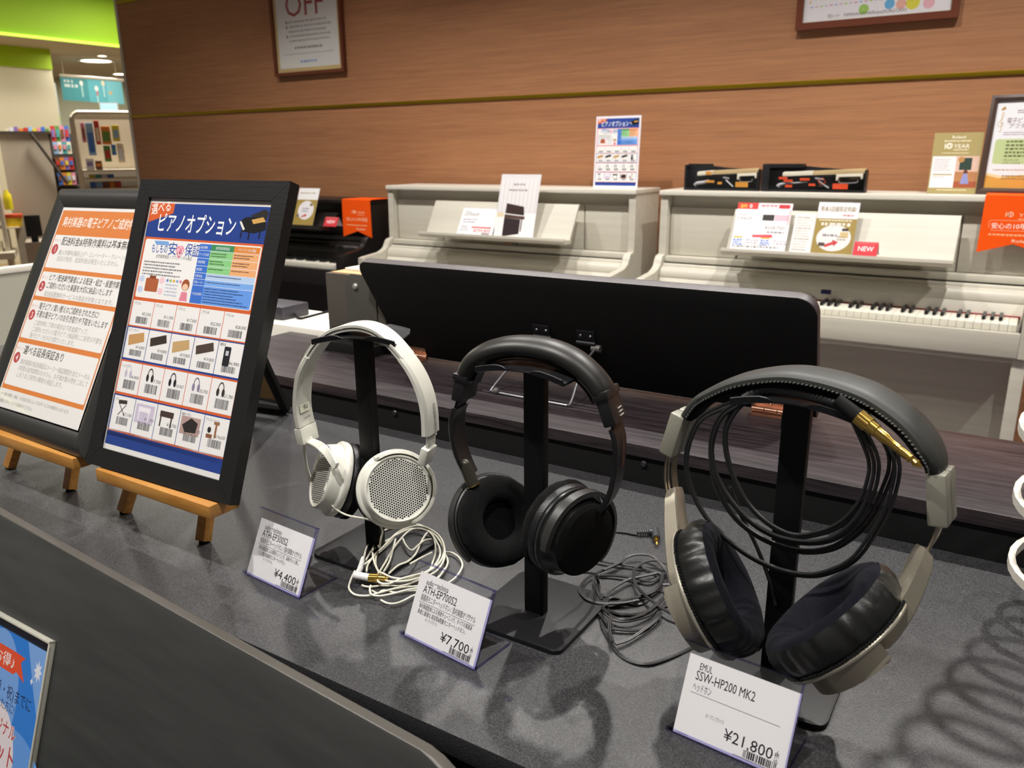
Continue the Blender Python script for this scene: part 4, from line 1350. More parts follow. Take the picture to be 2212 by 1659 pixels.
# document box with a stud on the piano, left of the rest
t = thing('document_box', 'dark grey document box with a round metal stud, left of the black music rest', 'box', (-1.12, 1.19, WZ))
m_dbox = mat('grey_box_board', '#4b4640', 0.6, bump=(200, 0.1))
b = B(); b.box((-1.172, 1.156, WZ + 0.02), (-1.02, 1.222, 1.073), bev=0.0015)
mk('carton', b, m_dbox, t)
pts = [(-1.124, 0.945), (-1.115, 0.975), (-1.118, 1.05), (-1.112, 1.070), (-1.10, 1.076), (-1.04, 1.074), (-1.04, 0.945)]
b = B(); b.prism(pts, V((0, 1.1555, 0)), X1, Z1, V((0, -0.0025, 0)), bev=0.0006)
mk('closing_flap', b, mat('grey_box_flap', '#45443f', 0.6), t)
b = B(); b.lathe([(0.0001, 0.005), (0.004, 0.0046), (0.0066, 0.002), (0.007, 0)], V((-1.090, 1.1532, 1.052)), -Y1, n=20)
mk('stud', b, mat('stud_metal', '#c9c8be', 0.3, 0.7), t, 'round silver stud')
b = B(); b.box((-1.190, 1.135, WZ), (-1.04, 1.226, WZ + 0.020), bev=0.002)
mk('foot_tray', b, m_matblk, t)
t2 = thing('paper_sheets', 'tan and white papers lying on top of the dark grey document box', 'papers', (-1.1, 1.19, 1.0745))
b = B(); b.box((-1.160, 1.160, 1.0732), (-1.03, 1.220, 1.0752))
mk('tan_sheet', b, mat('tan_paper', '#c0996e', 0.8), t2, 'tan paper')
b = B(); b.box((-1.150, 1.190, 1.0756), (-1.03, 1.232, 1.0800))
mk('white_sheet', b, mat('white_paper_stack', '#e9e2da', 0.8), t2, 'white paper')
# white slab keyboard beyond, with a black unit and its lead
b = B(); b.box((-2.3, 1.234, 0.78), (-1.262, 1.395, 0.931), bev=0.006)
t = thing('white_ledge', 'bright white instrument ledge behind the dark piano, left of the document box', 'ledge', (-1.9, 1.3, 0))
mk('slab', b, mat('bright_white', '#f0ebe0', 0.4), t)
for x in (-2.25, -1.36):
    b = B(); b.box((x, 1.26, 0.0), (x + 0.06, 1.36, 0.782))
    mk('leg', b, m_whitemet, t)
t = thing('power_unit', 'black box shaped unit with a lead on the white ledge, behind the framed option sheet', 'device', (-1.5, 1.3, 0.931))
b = B(); b.box((-1.60, 1.262, 0.931), (-1.425, 1.345, 0.962), bev=0.004)
mk('housing', b, mat('unit_grey', '#35333a', 0.5), t)
b = B(); b.tube(smooth_pts([(-1.425, 1.300, 0.940), (-1.40, 1.292, 0.934), (-1.36, 1.320, 0.945), (-1.32, 1.370, 0.955), (-1.28, 1.392, 0.948), (-1.255, 1.395, 0.94)], 5), 0.0028, 8)
mk('lead', b, m_matblk, t)

# ------------------------------------------------------------------ near piano in front of the table: its music rest and body
t = thing('digital_piano', 'black digital piano nearest the camera, only its tilted music rest in view', 'piano', (-0.6, 0.2, 0))
e = V((0.9974, -0.0721, 0)); pp = V((-0.0721, -0.9974, 0))
ll = R(20)
dn = pp * math.sin(ll) - Z1 * math.cos(ll)
nn = e.cross(dn)                   # towards the table
if nn.dot(pp) < 0:
    nn = -nn                       # front face, towards the player
A = V((-0.8965, 0.3794, 0.930))
out = [(-0.25, 0.27), (-0.25, 0.0)]
for i in range(8):
    a = R(90 - 90 * i / 7)
    out.append((0.662 - 0.05 + 0.05 * math.cos(a), 0.05 - 0.05 * math.sin(a)))
out.append((0.662, 0.27))
b = B(); b.prism(out, A, e, dn, nn * -0.0125, 0, bev=0.0018, seg=3, ms=1)
mk('music_rest', b, [mat('rest_black_laminate', '#353635', 0.5, bump=(90, 0.12, (0.15, 1, 1)), mott=(60, 0.14, (0.12, 1, 1))), mat('rest_edge_satin', '#4c4944', 0.36)], t)
b = B(); b.box((-1.9, -0.06, 0.50), (-0.14, 0.40, 0.655), bev=0.006)
mk('body', b, m_blk, t)
b = B(); b.box((-1.9, 0.36, 0.0), (-0.14, 0.40, 0.50), bev=0.003)
mk('back_panel', b, m_matblk, t)
for x in (-1.9, -0.20):
    b = B(); b.box((x, -0.04, 0.0), (x + 0.05, 0.36, 0.50), bev=0.004)
    mk('leg', b, m_blk, t)
b = B(); b.prism([(-0.22, 0.252), (0.60, 0.252), (0.60, 0.264), (-0.22, 0.264)], A, e, dn, nn * 0.035, bev=0.002)
mk('rest_ledge', b, m_blk, t)
# acrylic sign holder on the near rest
PO = lambda s_, d_, k=0.0: A + e * s_ + dn * d_ + nn * k
ca, sa = math.cos(R(4)), math.sin(R(4))
su, sv = e * ca - dn * sa, dn * ca + e * sa          # the holder stands slightly turned
so = PO(0.161, 0.084)
t = thing('sign_holder', 'clear acrylic sign holder with a blue leaflet at the lower left corner', 'sign', PO(0.08, 0.25))
W_, H_ = 0.21, 0.170
b = B(); b.prism([(-W_, 0), (0, 0), (0, H_), (-W_, H_)], so + nn * 0.0005, su, sv, nn * 0.0016)
mk('back_sheet', b, m_glass, t)
b = B(); b.prism([(-W_, 0), (0, 0), (0, H_), (-W_, H_)], so + nn * 0.0042, su, sv, nn * 0.0016)
mk('front_sheet', b, m_glass, t)
m_rim = clear('acrylic_rim', (0.80, 0.80, 0.76), 0.12, 1.9)
b = B(); b.box((-W_, 0.0, 0.0), (0.0, 0.0028, 0.0062), X=(su, sv, nn), O=so + nn * 0.0003, bev=0.0008); b.box((-0.0028, 0.0, 0.0), (0.0, H_, 0.0062), X=(su, sv, nn), O=so + nn * 0.0003, bev=0.0008)
mk('rim', b, mat('acrylic_edge_pale', '#b9b7aa', 0.25), t)
s = Sheet(so - su * 0.205 + sv * 0.0125 + nn * 0.0030, su, sv, 201, 150, '#2f86e0', 0.2)
w = 201
s.poly([(w - 42, 0), (w, 0), (w, 70), (w - 18, 42)], '#86b4ee', 1)
s.circ(w - 92, 62, 46, '#7fb0ee', 1, 62, 40)
s.circ(w - 40, 150, 70, '#6ba6ee', 0.8, 64, 40)
s.poly([(0, 16), (w - 62, 16), (w - 42, 17), (w - 50, 23), (w - 38, 40), (w - 56, 34), (w - 62, 38), (0, 38)], '#f0552a', 2)
s.text(w - 62, 33, 15, 'お得♪', '#fdf3ee', al='r', w=44, bold=True)
def star(x, y, r, n):
    s.poly([(x + (r if i % 2 == 0 else r * .5) * math.cos(math.pi * i / n - 1.57) * .75, y + (r if i % 2 == 0 else r * .5) * math.sin(math.pi * i / n - 1.57)) for i in range(2 * n)], '#f2f5fa', 3)
star(w - 15, 22, 11, 8); star(w - 24, 34, 4, 4)
s.text(w - 18, 62, 15, '(月・祝)までに', '#1c2a5a', al='r', w=78)
s.text(w - 48, 74, 11, 'いただいた方に!', '#24386a', al='r', w=66)
s.circ(w - 78, 128, 44, '#f3e9ea', 2, 58, 36)
for dx in (-1.1, 0, 1.1):
    s.text(w - 38 + dx, 97, 17, 'オリジナル', '#fbf1ef', al='r', w=70, bold=True, lv=3)
s.text(w - 38, 97, 17, 'オリジナル', '#c83c40', al='r', w=70, bold=True, lv=4)
s.text(w - 34, 123, 24, 'キット', '#c83c40', al='r', w=60, bold=True, lv=4)
s.text(w - 50, 146, 22, '!', '#d4504e', al='r', bold=True, lv=4)
s.done('leaflet', t)

# ------------------------------------------------------------------ easels with framed notices
m_easel = grain('honey_wood', '#b0742f', '#cf9850', 0.4, 60.0, 0.08)
m_frame1 = mat('charcoal_moulding', '#2c2c2b', 0.36)
m_frame2 = mat('black_brushed_frame', '#161617', 0.42, bump=(500, 0.08, (0.1, 1, 1)))
def easel(x, w, y, xl, label):
    """mini easel: ledge, two splayed front legs, a rear leg"""
    t = thing('mini_easel', label, 'easel', (x, y, TZ), 'small wooden easels on the charcoal table')
    z = 0.9455 - 0.0148
    b = B(); b.box((x - w / 2, y - 0.032, z), (x + w / 2, y + 0.006, z + 0.0148), bev=0.0012)
    mk('ledge', b, m_easel, t)
    for s_ in (-1, 1):
        foot = V((xl + s_ * 0.0775, y + 0.011, TZ + 0.002))
        top = V((xl + (0.012 if s_ > 0 else 0.0) + s_ * 0.030, y + 0.123, TZ + 0.285))
        ax = (top - foot).normalized()
        sx = V((1, 0, 0)); sx = (sx - ax * sx.dot(ax)).normalized(); sy = ax.cross(sx)
        b = B(); b.box((-0.0075, -0.006, 0.0), (0.0075, 0.006, (top - foot).length), X=(sx, sy, ax), O=foot, bev=0.0008)
        # the leg runs behind the ledge
        lg = mk('front_leg', b, m_easel, t)
        b = B(); b.cyl(foot - Z1 * 0.002, foot + Z1 * 0.001, 0.005, n=12)
        mk('rubber_foot', b, m_matblk, lg)
    foot = V((xl - 0.087, y + 0.172, TZ + 0.002)); top = V((xl + 0.0, y + 0.128, TZ + 0.270))
    ax = (top - foot).normalized(); sx = X1; sy = ax.cross(sx).normalized()
    b = B(); b.box((-0.007, -0.005, 0), (0.007, 0.005, (top - foot).length), X=(sx, sy, ax), O=foot, bev=0.0008)
    mk('rear_leg', b, m_easel, t)
    return t
easel(-0.790, 0.206, 0.519, -0.8435, 'honey coloured mini easel under the blue headed option sheet')
easel(-1.053, 0.212, 0.523, -1.127, 'honey coloured mini easel under the orange notice at the left')

def leaning_frame(name, label, BR, u, v, W, H, fw, dep, round_, m_f, fill, lip=0.004):
    """frame leaning on an easel; BR = lower right front corner, u right, v down"""
    t = thing(name, label, 'framed notice', BR - u * (W / 2))
    n_ = v.cross(u).normalized()
    O = BR - u * W - v * H
    secs = []
    pr_ = ((0, -dep), (0, 0.0), (fw, 0.0), (fw, -0.004), (fw, -dep)) if not round_ else ((0, -dep), (0.0, -0.006), (fw * .2, -0.001), (fw * .5, 0.0), (fw * .8, -0.002), (fw, -0.008), (fw, -dep))
    corners = ('tl', 'tr', 'br', 'bl')
    bars = []
    for (d, h) in pr_:
        secs.append([O + u * x + v * y + n_ * h for x, y in ((d, d), (W - d, d), (W - d, H - d), (d, H - d))])
    # four mitred bars, each its own part
    for k in range(4):
        b = B()
        j = (k + 1) % 4
        g = 0.00025
        rings = [[s_[k] for s_ in secs], [s_[j] for s_ in secs]]
        dv = (rings[1][0] - rings[0][0]).normalized() * g
        b.skin([[p + dv for p in rings[0]], [p - dv for p in rings[1]]])
        mk('frame_bar', b, m_f, t)
    b = B(); b.box((fw, -dep + 0.001, -H + fw), (W - fw, -dep + 0.003, -fw), X=(u, n_, -v), O=O)
    mk('backing_board', b, mat('backing_brown', '#8a7450', 0.8), t)
    s = Sheet(O + u * fw + v * fw - n_ * (0.0034), u, v, (W - 2 * fw) * 1000, (H - 2 * fw) * 1000, '#e9e7e4', 0.3)
    fill(s, (W - 2 * fw) * 1000, (H - 2 * fw) * 1000)
    s.done('print', t)
    b = B(); b.box((fw, -0.0026, -H + fw), (W - fw, -0.0020, -fw), X=(u, n_, -v), O=O)
    mk('pane', b, m_pane, t)
    return t, O, n_

# blue headed option sheet
def f_option(s, w, h):
    s.rect(0, 0, w, h, '#e9e7e4', 0.5)
    s.rect(0, 0, w, 5, '#c9c4be', 0.7)
    s.O = s.O + s.u * 0.002 + s.v * 0.006
    option_sheet(s, w - 4, h - 12)
u2 = V((0.9996, 0.0290, 0.0)).normalized()
v2 = V((0.011, -0.357, -0.934)); v2 = (v2 - u2 * v2.dot(u2)).normalized()
leaning_frame('framed_sheet', 'black square edged frame with the blue headed piano option sheet on the front easel', V((-0.6690, 0.4985, 0.9470)), u2, v2, 0.2500, 0.348, 0.0220, 0.0135, False, m_frame2, f_option)
# orange notice
def f_orange(s, w, h):
    k = w / 250.0
    q = lambda z: z * k
    O_, D, G, P_ = '#d98243', '#4a4744', '#a5a19e', '#d9a0a4'
    s.rect(0, 0, w, h, '#e6e3e0', 0.5)
    s.rect(q(3), q(5), w - q(6), q(305), O_, 1)
    s.text(q(14), q(32), q(19), '島村楽器の電子ピアノご成約特典', '#f8f0e8', w=q(222), bold=True)
    ys = [(48, 57), (112, 42), (161, 64), (233, 70)]
    rows = [(('配送料金&特殊作業料は基本無料', 15.5, 200),), (('ピアノ配送専門業者による配送・組立・設置作業を', 12, 210), ('ご成約いただいた楽器を大切に納品いたします', 12, 190)),
            (('電子ピアノ買い替えのご成約をされた方に!', 12, 175), ('不要な電子ピアノのお引き取りや下取をいたします', 12, 206)), (('選べる延長保証あり', 15.5, 120),)]
    subs = [(('搬入作業料(階段上げ・エレベーター・クレーン)は', 200), ('当店が負担。追加料金は発生いたしません。', 180)), (('配送設置無料サービスの商品が対象となります。', 198),),
            (('ご成約時に下取の場合は下取金額アップ。', 160), ('ご成約いただいた電子ピアノ納品時にご自宅の不要な', 206), ('電子ピアノをお引き取りいたします。', 134)),
            (('島村楽器の延長保証はメーカー保証期間を含むトータル', 208), ('5年間の自然故障はもちろん、お子様が飲み物をこぼして', 210), ('しまうなど突然の事故も保証します。', 140))]
    for i, (y0, hh) in enumerate(ys):
        s.rr(q(6), q(y0), w - q(12), q(hh), q(3), '#eae8e6', 2)
        s.text(q(9), q(y0 + 12), q(6), 'ポイント', P_, w=q(19), bold=True)
        s.circ(q(18), q(y0 + 25), q(9), '#b8484c', 3)
        s.text(q(18), q(y0 + 30), q(14), str(i + 1), '#f3eae8', al='c', lv=4, bold=True)
        y = y0 + 16 if len(rows[i]) == 1 else y0 + 13
        for tx, sz, ww in rows[i]:
            s.text(q(31), q(y), q(sz), tx, D, w=q(ww), bold=True)
            y += sz + 1.4
        y += 0.2
        for tx, ww in subs[i]:
            s.text(q(33), q(y), q(9.5), tx, G, w=q(min(ww, 204)))
            y += 10.6
    s.text(q(8), q(321), q(6.5), '※一部の地域・商品・お支払方法によってはサービスの対象外となります。', '#aaa6a2', w=q(206))
    s.text(q(8), q(332), q(6.5), '詳細はスタッフまでお問合せください。', '#aaa6a2', w=q(106))
u1 = V((0.9993, -0.035, 0.015)).normalized()
v1 = V((-0.002, -0.474, -0.880)); v1 = (v1 - u1 * v1.dot(u1)).normalized()
t1, O1, n1 = leaning_frame('framed_sheet', 'rounded charcoal frame with the orange notice on the left easel, behind the option sheet', V((-0.9270, 0.4900, 0.9510)), u1, v1, 0.275, 0.352, 0.0300, 0.020, True, m_frame1, f_orange)
# folding strut behind the orange notice
fs, ts = V((-1.050, 0.918, TZ + 0.008)), V((-0.945, 0.700, 1.235))
b = B()
q0, q1 = fs.lerp(ts, 0.06), fs.lerp(ts, 0.97)
w0 = V((-0.095, -0.012, 0))
b.skin([[q0, q0 + w0, q0 + w0 + V((0, 0.003, 0.002)), q0 + V((0, 0.003, 0.002))], [q1, q1 + w0, q1 + w0 + V((0, 0.003, 0.002)), q1 + V((0, 0.003, 0.002))]])
st = mk('strut', b, mat('strut_tan', '#a88a58', 0.8), t1, 'tan strut board')
b = B(); b.tube([fs, ts], 0.0085, 6)
mk('strut_edge', b, m_matblk, st)
b = B(); b.tube([fs, fs + V((-0.10, -0.02, 0))], 0.0075, 6)
mk('strut_edge', b, m_matblk, st)

# ------------------------------------------------------------------ price cards in acrylic holders
m_card = '#eceaea'
def price_card(x, y, rot, label, head, model, sub, desc, price, extra_top=0.009, shift=0.006):
    """L shaped acrylic stand leaning back by 25 degrees; x,y = lower left of the paper on the table"""
    r_ = R(rot); a = R(25)
    u = V((math.cos(r_), math.sin(r_), 0)); bk = V((-math.sin(r_), math.cos(r_), 0))
    v = -bk * math.sin(a) - Z1 * math.cos(a)
    n_ = v.cross(u).normalized()
    P0 = V((x, y, TZ + 0.0012))
    t = thing('price_card_stand', label, 'price card', P0 + u * 0.045, 'price cards in front of the headphones')
    W_, H_ = 0.087 + shift, 0.061 + extra_top
    O = P0 - u * shift - v * H_
    for nm, k0 in (('front_sheet', 0.0009), ('back_sheet', -0.0022)):
        b = B(); b.box((0, k0, -H_), (W_, k0 + 0.0012, 0), X=(u, n_, -v), O=O)
        mk(nm, b, m_glass, t)
    b = B(); b.box((0, 0.002, 0.0), (W_, 0.050, 0.0016), X=(u, bk, Z1), O=V((x, y, TZ + 0.0003)) - u * shift, bev=0.0005)
    mk('foot_sheet', b, m_glass, t)
    b = B()
    for lo, hi in (((W_ - 0.0012, -0.0022, -H_), (W_, 0.0021, 0)), ((0, -0.0022, -0.0011), (W_, 0.0021, 0)), ((0, -0.0022, -H_), (W_, 0.0021, -H_ + 0.0018))):
        b.box(lo, hi, X=(u, n_, -v), O=O)
    b.box((W_ - 0.001, 0.002, 0.0), (W_, 0.050, 0.0016), X=(u, bk, Z1), O=V((x, y, TZ + 0.0003)) - u * shift)
    mk('cut_edge', b, m_edge, t, 'violet tinted cut edges')
    w, h = 86.5, 61.0
    s = Sheet(P0 - v * 0.061 + n_ * 0.0002, u, v, w, h, m_card, 0.3)
    K = '#26262a'
    s.text(9.5, 9.6, 7.6, head, K, w=27.5 if len(head) > 6 else 10.5)
    s.text(8, 17.6, 10.2, model, '#1e1e22', w=41.5 if len(model) < 13 else 47, bold=False)
    if desc:
        s.text(7.5, 24.4, 6.6, sub, '#4c4c50', w=67)
        s.rect(6.5, 26.2, 69, 0.35, '#4a4a4e', 2)
        s.text(8, 31.4, 5.0, desc[0], '#3c3c40', w=65)
        s.text(8, 36.9, 5.0, desc[1], '#3c3c40', w=desc[2])
        s.text(19, 41.2, 3.4, 'オープンプライス', '#77777b', w=15)
        s.text(55, 21.5, 2.6, 'カラー:', '#98989c', w=6); s.text(65, 21.5, 2.6, '素材', '#98989c', w=3.6)
    else:
        s.text(7.5, 25.6, 7.4, sub, '#55555a', w=15)
        s.rect(6.5, 27.5, 70, 0.35, '#4a4a4e', 2)
        s.text(22, 41.8, 3.8, 'オープンプライス', '#88888c', w=14.5)
    s.text(75.5, 52.0, 11.8, price, '#1e1e22', al='r', w=34 if len(price) < 7 else 37)
    s.text(78.6, 46.6, 3.6, '(', K, al='c', rot=0); s.text(78.4, 48.9, 3.6, '税', K, al='c'); s.text(78.4, 52.6, 3.6, '込', K, al='c'); s.text(78.6, 55.4, 3.6, ')', K, al='c')
    s.bars(55, 52.8, 25, 5.4, K, 2, seed=int(price[1]))
    s.lines(48, 58.6, 32, 1, 2, 0.9, '#8a8a8e', 2, .02, 3)
    s.rect(3, h - 1.0, 9, 0.3, '#6a6a6e', 2); s.rect(w - 8, h - 1.0, 5, 0.3, '#6a6a6e', 2)
    s.done('price_label', t)
    return t
price_card(-0.6631, 0.5063, -4, 'clear price card stand reading 4,400 yen, in front of the white headphones', 'audio－technica', 'ATH-EP300S2', '楽器用モニターヘッドホン／島村楽器オリジナル',
           ('島村楽器監修による専用チューニング。演奏がもっと楽し', 'くなる電子楽器用モニターヘッドホン。', 46), '¥4,400', 0.011, 0.005)
price_card(-0.4434, 0.5054, -6, 'clear price card stand reading 7,700 yen, in front of the smaller black headphones', 'audio－technica', 'ATH-EP700S2', '楽器用モニターヘッドホン／島村楽器オリジナル',
           ('島村楽器監修による専用チューニング。すべての楽器演', '奏者に最適な 高音質&軽量モニターヘッドホン。', 59), '¥7,700')
price_card(-0.1815, 0.5135, -4, 'clear price card stand reading 21,800 yen, in front of the large silver headphones', 'EMUL', 'SSW-HP200 MK2', 'ヘッドホン', None, '¥21,800')

# traced cable runs on the table and in the hanging bunch, millimetres
CABLE_WHITE = [[[-626,670],[-610,663],[-599,650],[-588,630],[-576,611],[-561,594],[-545,580],[-531,571],[-517,564],[-505,565],[-494,571],[-489,582],[-485,595],[-484,610],[-490,629],[-502,646],[-520,665],[-538,678],[-559,683],[-570,674],[-574,652],[-570,628],[-564,605],[-550,586],[-534,572],[-525,570],[-512,571],[-501,579],[-491,591],[-487,607],[-491,625],[-503,646],[-517,660],[-537,672],[-557,672],[-566,663],[-562,639],[-552,613],[-541,592],[-533,576],[-528,563],[-519,557],[-509,561],[-503,572],[-494,585],[-490,599],[-494,620],[-505,642],[-524,659],[-543,671],[-544,664],[-538,648],[-526,625],[-520,604],[-523,591],[-522,575]],[[-571,590],[-584,609],[-592,626],[-597,644],[-597,658],[-594,665],[-589,676],[-579,683],[-566,686],[-550,680],[-531,665],[-516,647],[-504,626],[-499,617],[-493,600],[-496,587],[-503,572],[-519,562],[-527,553],[-533,550],[-538,551]],[[-557,561],[-551,547],[-543,537],[-531,532],[-519,536],[-511,545],[-503,559],[-494,570],[-486,578],[-480,592],[-480,612],[-487,631],[-495,641],[-504,648]],[[-543,564],[-551,574],[-557,585],[-563,600],[-566,617],[-571,637],[-572,647],[-569,668],[-558,675]],[[-524,549],[-520,543],[-512,537],[-503,538],[-494,547],[-486,561],[-481,569],[-474,584],[-475,600],[-480,617]],[[-523,549],[-514,548],[-512,555],[-498,557],[-490,566],[-483,572]],[[-501,538],[-491,536],[-483,539],[-479,548],[-477,562],[-467,575],[-463,600],[-463,615],[-470,635],[-483,648],[-498,655],[-506,653]],[[-560,644],[-547,633],[-533,626],[-535,641],[-537,654],[-532,661]],[[-518,605],[-516,622],[-514,638]],[[-565,587],[-575,608],[-577,625],[-578,637],[-576,646]],[[-558,577],[-562,597],[-566,617],[-570,634],[-573,643]],[[-529,575],[-539,596],[-553,618],[-566,638]]]
CABLE_BLACK = [[[-367,802],[-356,805],[-342,807]],[[-353,724],[-334,727],[-313,733],[-300,736],[-286,732],[-278,727],[-273,709],[-275,690],[-285,673],[-296,660],[-304,648]],[[-327,728],[-331,717],[-341,694],[-343,676],[-338,656],[-325,644],[-312,643],[-300,650],[-289,659],[-279,670]],[[-334,703],[-327,727],[-325,743],[-316,754],[-303,757],[-290,749],[-275,734],[-264,713],[-259,693],[-259,672],[-264,646],[-274,630],[-286,627],[-300,634]],[[-349,714],[-335,692],[-320,663],[-306,639],[-293,616],[-277,598],[-260,583],[-244,578],[-231,582],[-223,593],[-215,609],[-208,626],[-199,646]],[[-336,697],[-323,704],[-303,709],[-285,712],[-279,731],[-270,739]],[[-311,657],[-311,674],[-305,699],[-296,714],[-288,726],[-284,731],[-277,725],[-272,703],[-276,685],[-292,662],[-302,649],[-303,638],[-287,624],[-273,629],[-260,650],[-258,668]],[[-274,747],[-292,751],[-303,744],[-307,726],[-303,710],[-291,691],[-275,677],[-257,667],[-240,661],[-225,662]],[[-300,642],[-288,641],[-274,650],[-263,665],[-253,682],[-247,694]],[[-281,613],[-267,619],[-257,629],[-254,650],[-254,660]],[[-267,590],[-260,603],[-254,625],[-250,648],[-252,659]],[[-290,628],[-280,605],[-269,588]],[[-310,653],[-307,664],[-299,667],[-283,665],[-275,675],[-276,689]],[[-303,630],[-291,620],[-281,616]],[[-337,686],[-327,669],[-311,652]],[[-269,706],[-263,712],[-257,712]]]
CABLE_BUNCH = [[[-34,247],[-66,227],[-77,210],[-82,186],[-78,165],[-67,145],[-48,128],[-22,116],[6,112],[30,116],[48,127],[62,142],[72,164],[80,188],[83,209],[82,223],[76,235],[57,253]],[[-32,247],[-52,230],[-60,211],[-61,189],[-55,166],[-42,148],[-26,137],[-4,131],[21,132],[43,142],[58,158],[69,177],[75,199],[78,218],[73,234],[54,252]],[[-32,247],[-49,233],[-57,216],[-58,197],[-51,176],[-36,158],[-18,146],[3,141],[27,144],[46,154],[59,170],[67,190],[70,211],[67,227],[52,250]],[[-32,247],[-41,235],[-47,219],[-45,200],[-37,180],[-24,162],[-6,150],[15,146],[34,154],[50,167],[61,185],[66,204],[65,223],[50,250]],[[-48,164],[-38,144],[-22,120],[-10,97],[1,72]],[[-45,165],[-31,140],[-16,116],[-5,94],[2,73]]]
PRONG_NEAR = [(-0.6532, 0.5993, 0.9905), (-0.6301, 0.5912, 0.9927), (-0.6105, 0.5845, 0.9907), (-0.5968, 0.5788, 0.9853), (-0.5884, 0.5762, 0.9804)]
PRONG_FAR = [(-0.659, 0.6003, 0.9883), (-0.663, 0.6016, 0.9748), (-0.6657, 0.6052, 0.9536), (-0.6658, 0.6092, 0.9369), (-0.6665, 0.6122, 0.9257)]

# ------------------------------------------------------------------ headphone stands
def hp_stand(name_label, x, y, cr=0.0):
    t = thing('headphone_stand', name_label, 'headphone stand', (x, y, TZ), 'black headphone stands')
    ORG[t] = V((0, 0, 0))
    b = B(); b.prism(rrect(0.106, 0.112, 0.010, 5, -0.053, -0.049), V((0, 0, 0)), X1, Y1, Z1 * 0.0045, bev=0.0008)
    mk('base_plate', b, m_metblk, t, local=True)
    b = B(); b.box((-0.0105, -0.004, 0.0045), (0.0105, 0.006, 0.2515), bev=0.0012)
    mk('post', b, mat('post_black', '#0b0b0c', 0.5, spec=0.25), t, local=True)
    b = B()
    zc = lambda q: 0.2538 - 3.3 * q * q
    cx, sn = math.cos(R(cr)), math.sin(R(cr))
    def pt(a, d, z):
        return V((a * cx - d * sn, a * sn + d * cx, z))
    rows = []
    n = 16
    for i in range(n + 1):
        a = -0.044 + 0.088 * i / n
        lip = max(0.0, min(1.0, (abs(a) - 0.013) / 0.005))
        yo = 0.030 + 0.001 * lip
        z = zc(a)
        sec = [(-yo + 0.001, z + 0.0045 * lip), (-yo, z + 0.0040 * lip), (-yo + 0.0003, z - 0.001), (-yo + 0.003, z - 0.002), (yo - 0.003, z - 0.002), (yo - 0.0003, z - 0.001),
               (yo, z + 0.0040 * lip), (yo - 0.001, z + 0.0045 * lip), (yo - 0.0026, z + 0.002 * lip), (yo - 0.005, z), (-yo + 0.005, z), (-yo + 0.0026, z + 0.002 * lip)]
        rows.append([pt(a, d, zz) for d, zz in sec])
    b.skin(rows)
    mk('cradle', b, m_metblk, t, local=True)
    return t
hp_stand('black headphone stand carrying the white headphones', -0.581, 0.620, 24)
hp_stand('black headphone stand carrying the smaller black headphones, in the middle', -0.357, 0.600)
hp_stand('black headphone stand carrying the large silver headphones', -0.134, 0.622)

class Plane:
    """the upright plane a headband lies in: W(s, z, n) in metres from its foot on the table"""
    def __init__(s, c, ang):
        a = R(ang)
        s.c = V((c[0], c[1], TZ)); s.s = V((math.cos(a), math.sin(a), 0)); s.n = V((-math.sin(a), math.cos(a), 0))
    def W(s, a, z, n=0.0):
        return s.c + s.s * a + Z1 * z + s.n * n
    def sweep(s, b, pts, sec, sc=None, sub=5, m=0, mf=None, raw=False):
        """sweep section [(n, r)] (mm, r outwards) along in-plane points (mm, left to right over the top)"""
        P = [V((p[0], p[1], 0)) for p in pts] if raw else smooth_pts([(p[0], p[1], 0) for p in pts], sub)
        k = len(P)
        rings = []
        for i in range(k):
            t = P[min(i + 1, k - 1)] - P[max(i - 1, 0)]
            o = V((-t.y, t.x, 0)).normalized()
            f = sc(i / (k - 1)) if sc else 1.0
            fn, fr = f if isinstance(f, tuple) else (f, f)
            rings.append([s.W((P[i].x + o.x * r * fr) / 1000, (P[i].y + o.y * r * fr) / 1000, n * fn / 1000) for n, r in sec])
        b.skin(rings, m, mf=mf)
        return b
    def block(s, b, p0, p1, n0, n1, th, bev=0.0015, m=0, shift=0.0):
        """box from p0 to p1 (mm, in plane), thickness th, n0..n1 across"""
        a, c = V((p0[0], p0[1], 0)), V((p1[0], p1[1], 0))
        t = (c - a).normalized()
        o = V((-t.y, t.x, 0))
        X = (s.s * t.x + Z1 * t.y, s.s * o.x + Z1 * o.y, s.n)
        b.box((0, (-th / 2 + shift) / 1000, n0 / 1000), ((c - a).length / 1000, (th / 2 + shift) / 1000, n1 / 1000), m, bev, X=X, O=s.W(a.x / 1000, a.y / 1000))
        return b

def strap(b, O, A, dirv, r, h, span, wid, th, n=28, m=0, sx=1.0):
    """C shaped yoke round a cup: centred on dirv, radius r, at height h along A"""
    A = A.normalized()
    U = (dirv - A * dirv.dot(A)).normalized()
    Wv = A.cross(U)
    rings = []
    for i in range(n + 1):
        a = R(-span / 2 + span * i / n)
        q = U * math.cos(a) + Wv * math.sin(a)
        f = 1.0 if 1 < i < n - 1 else 0.8
        w2 = wid / 2 * f
        rings.append([O + q * r + A * (h - w2), O + q * (r + th) + A * (h - w2 * .8), O + q * (r + th) + A * (h + w2 * .8), O + q * r + A * (h + w2)])
    b.skin(rings, m)
    return b

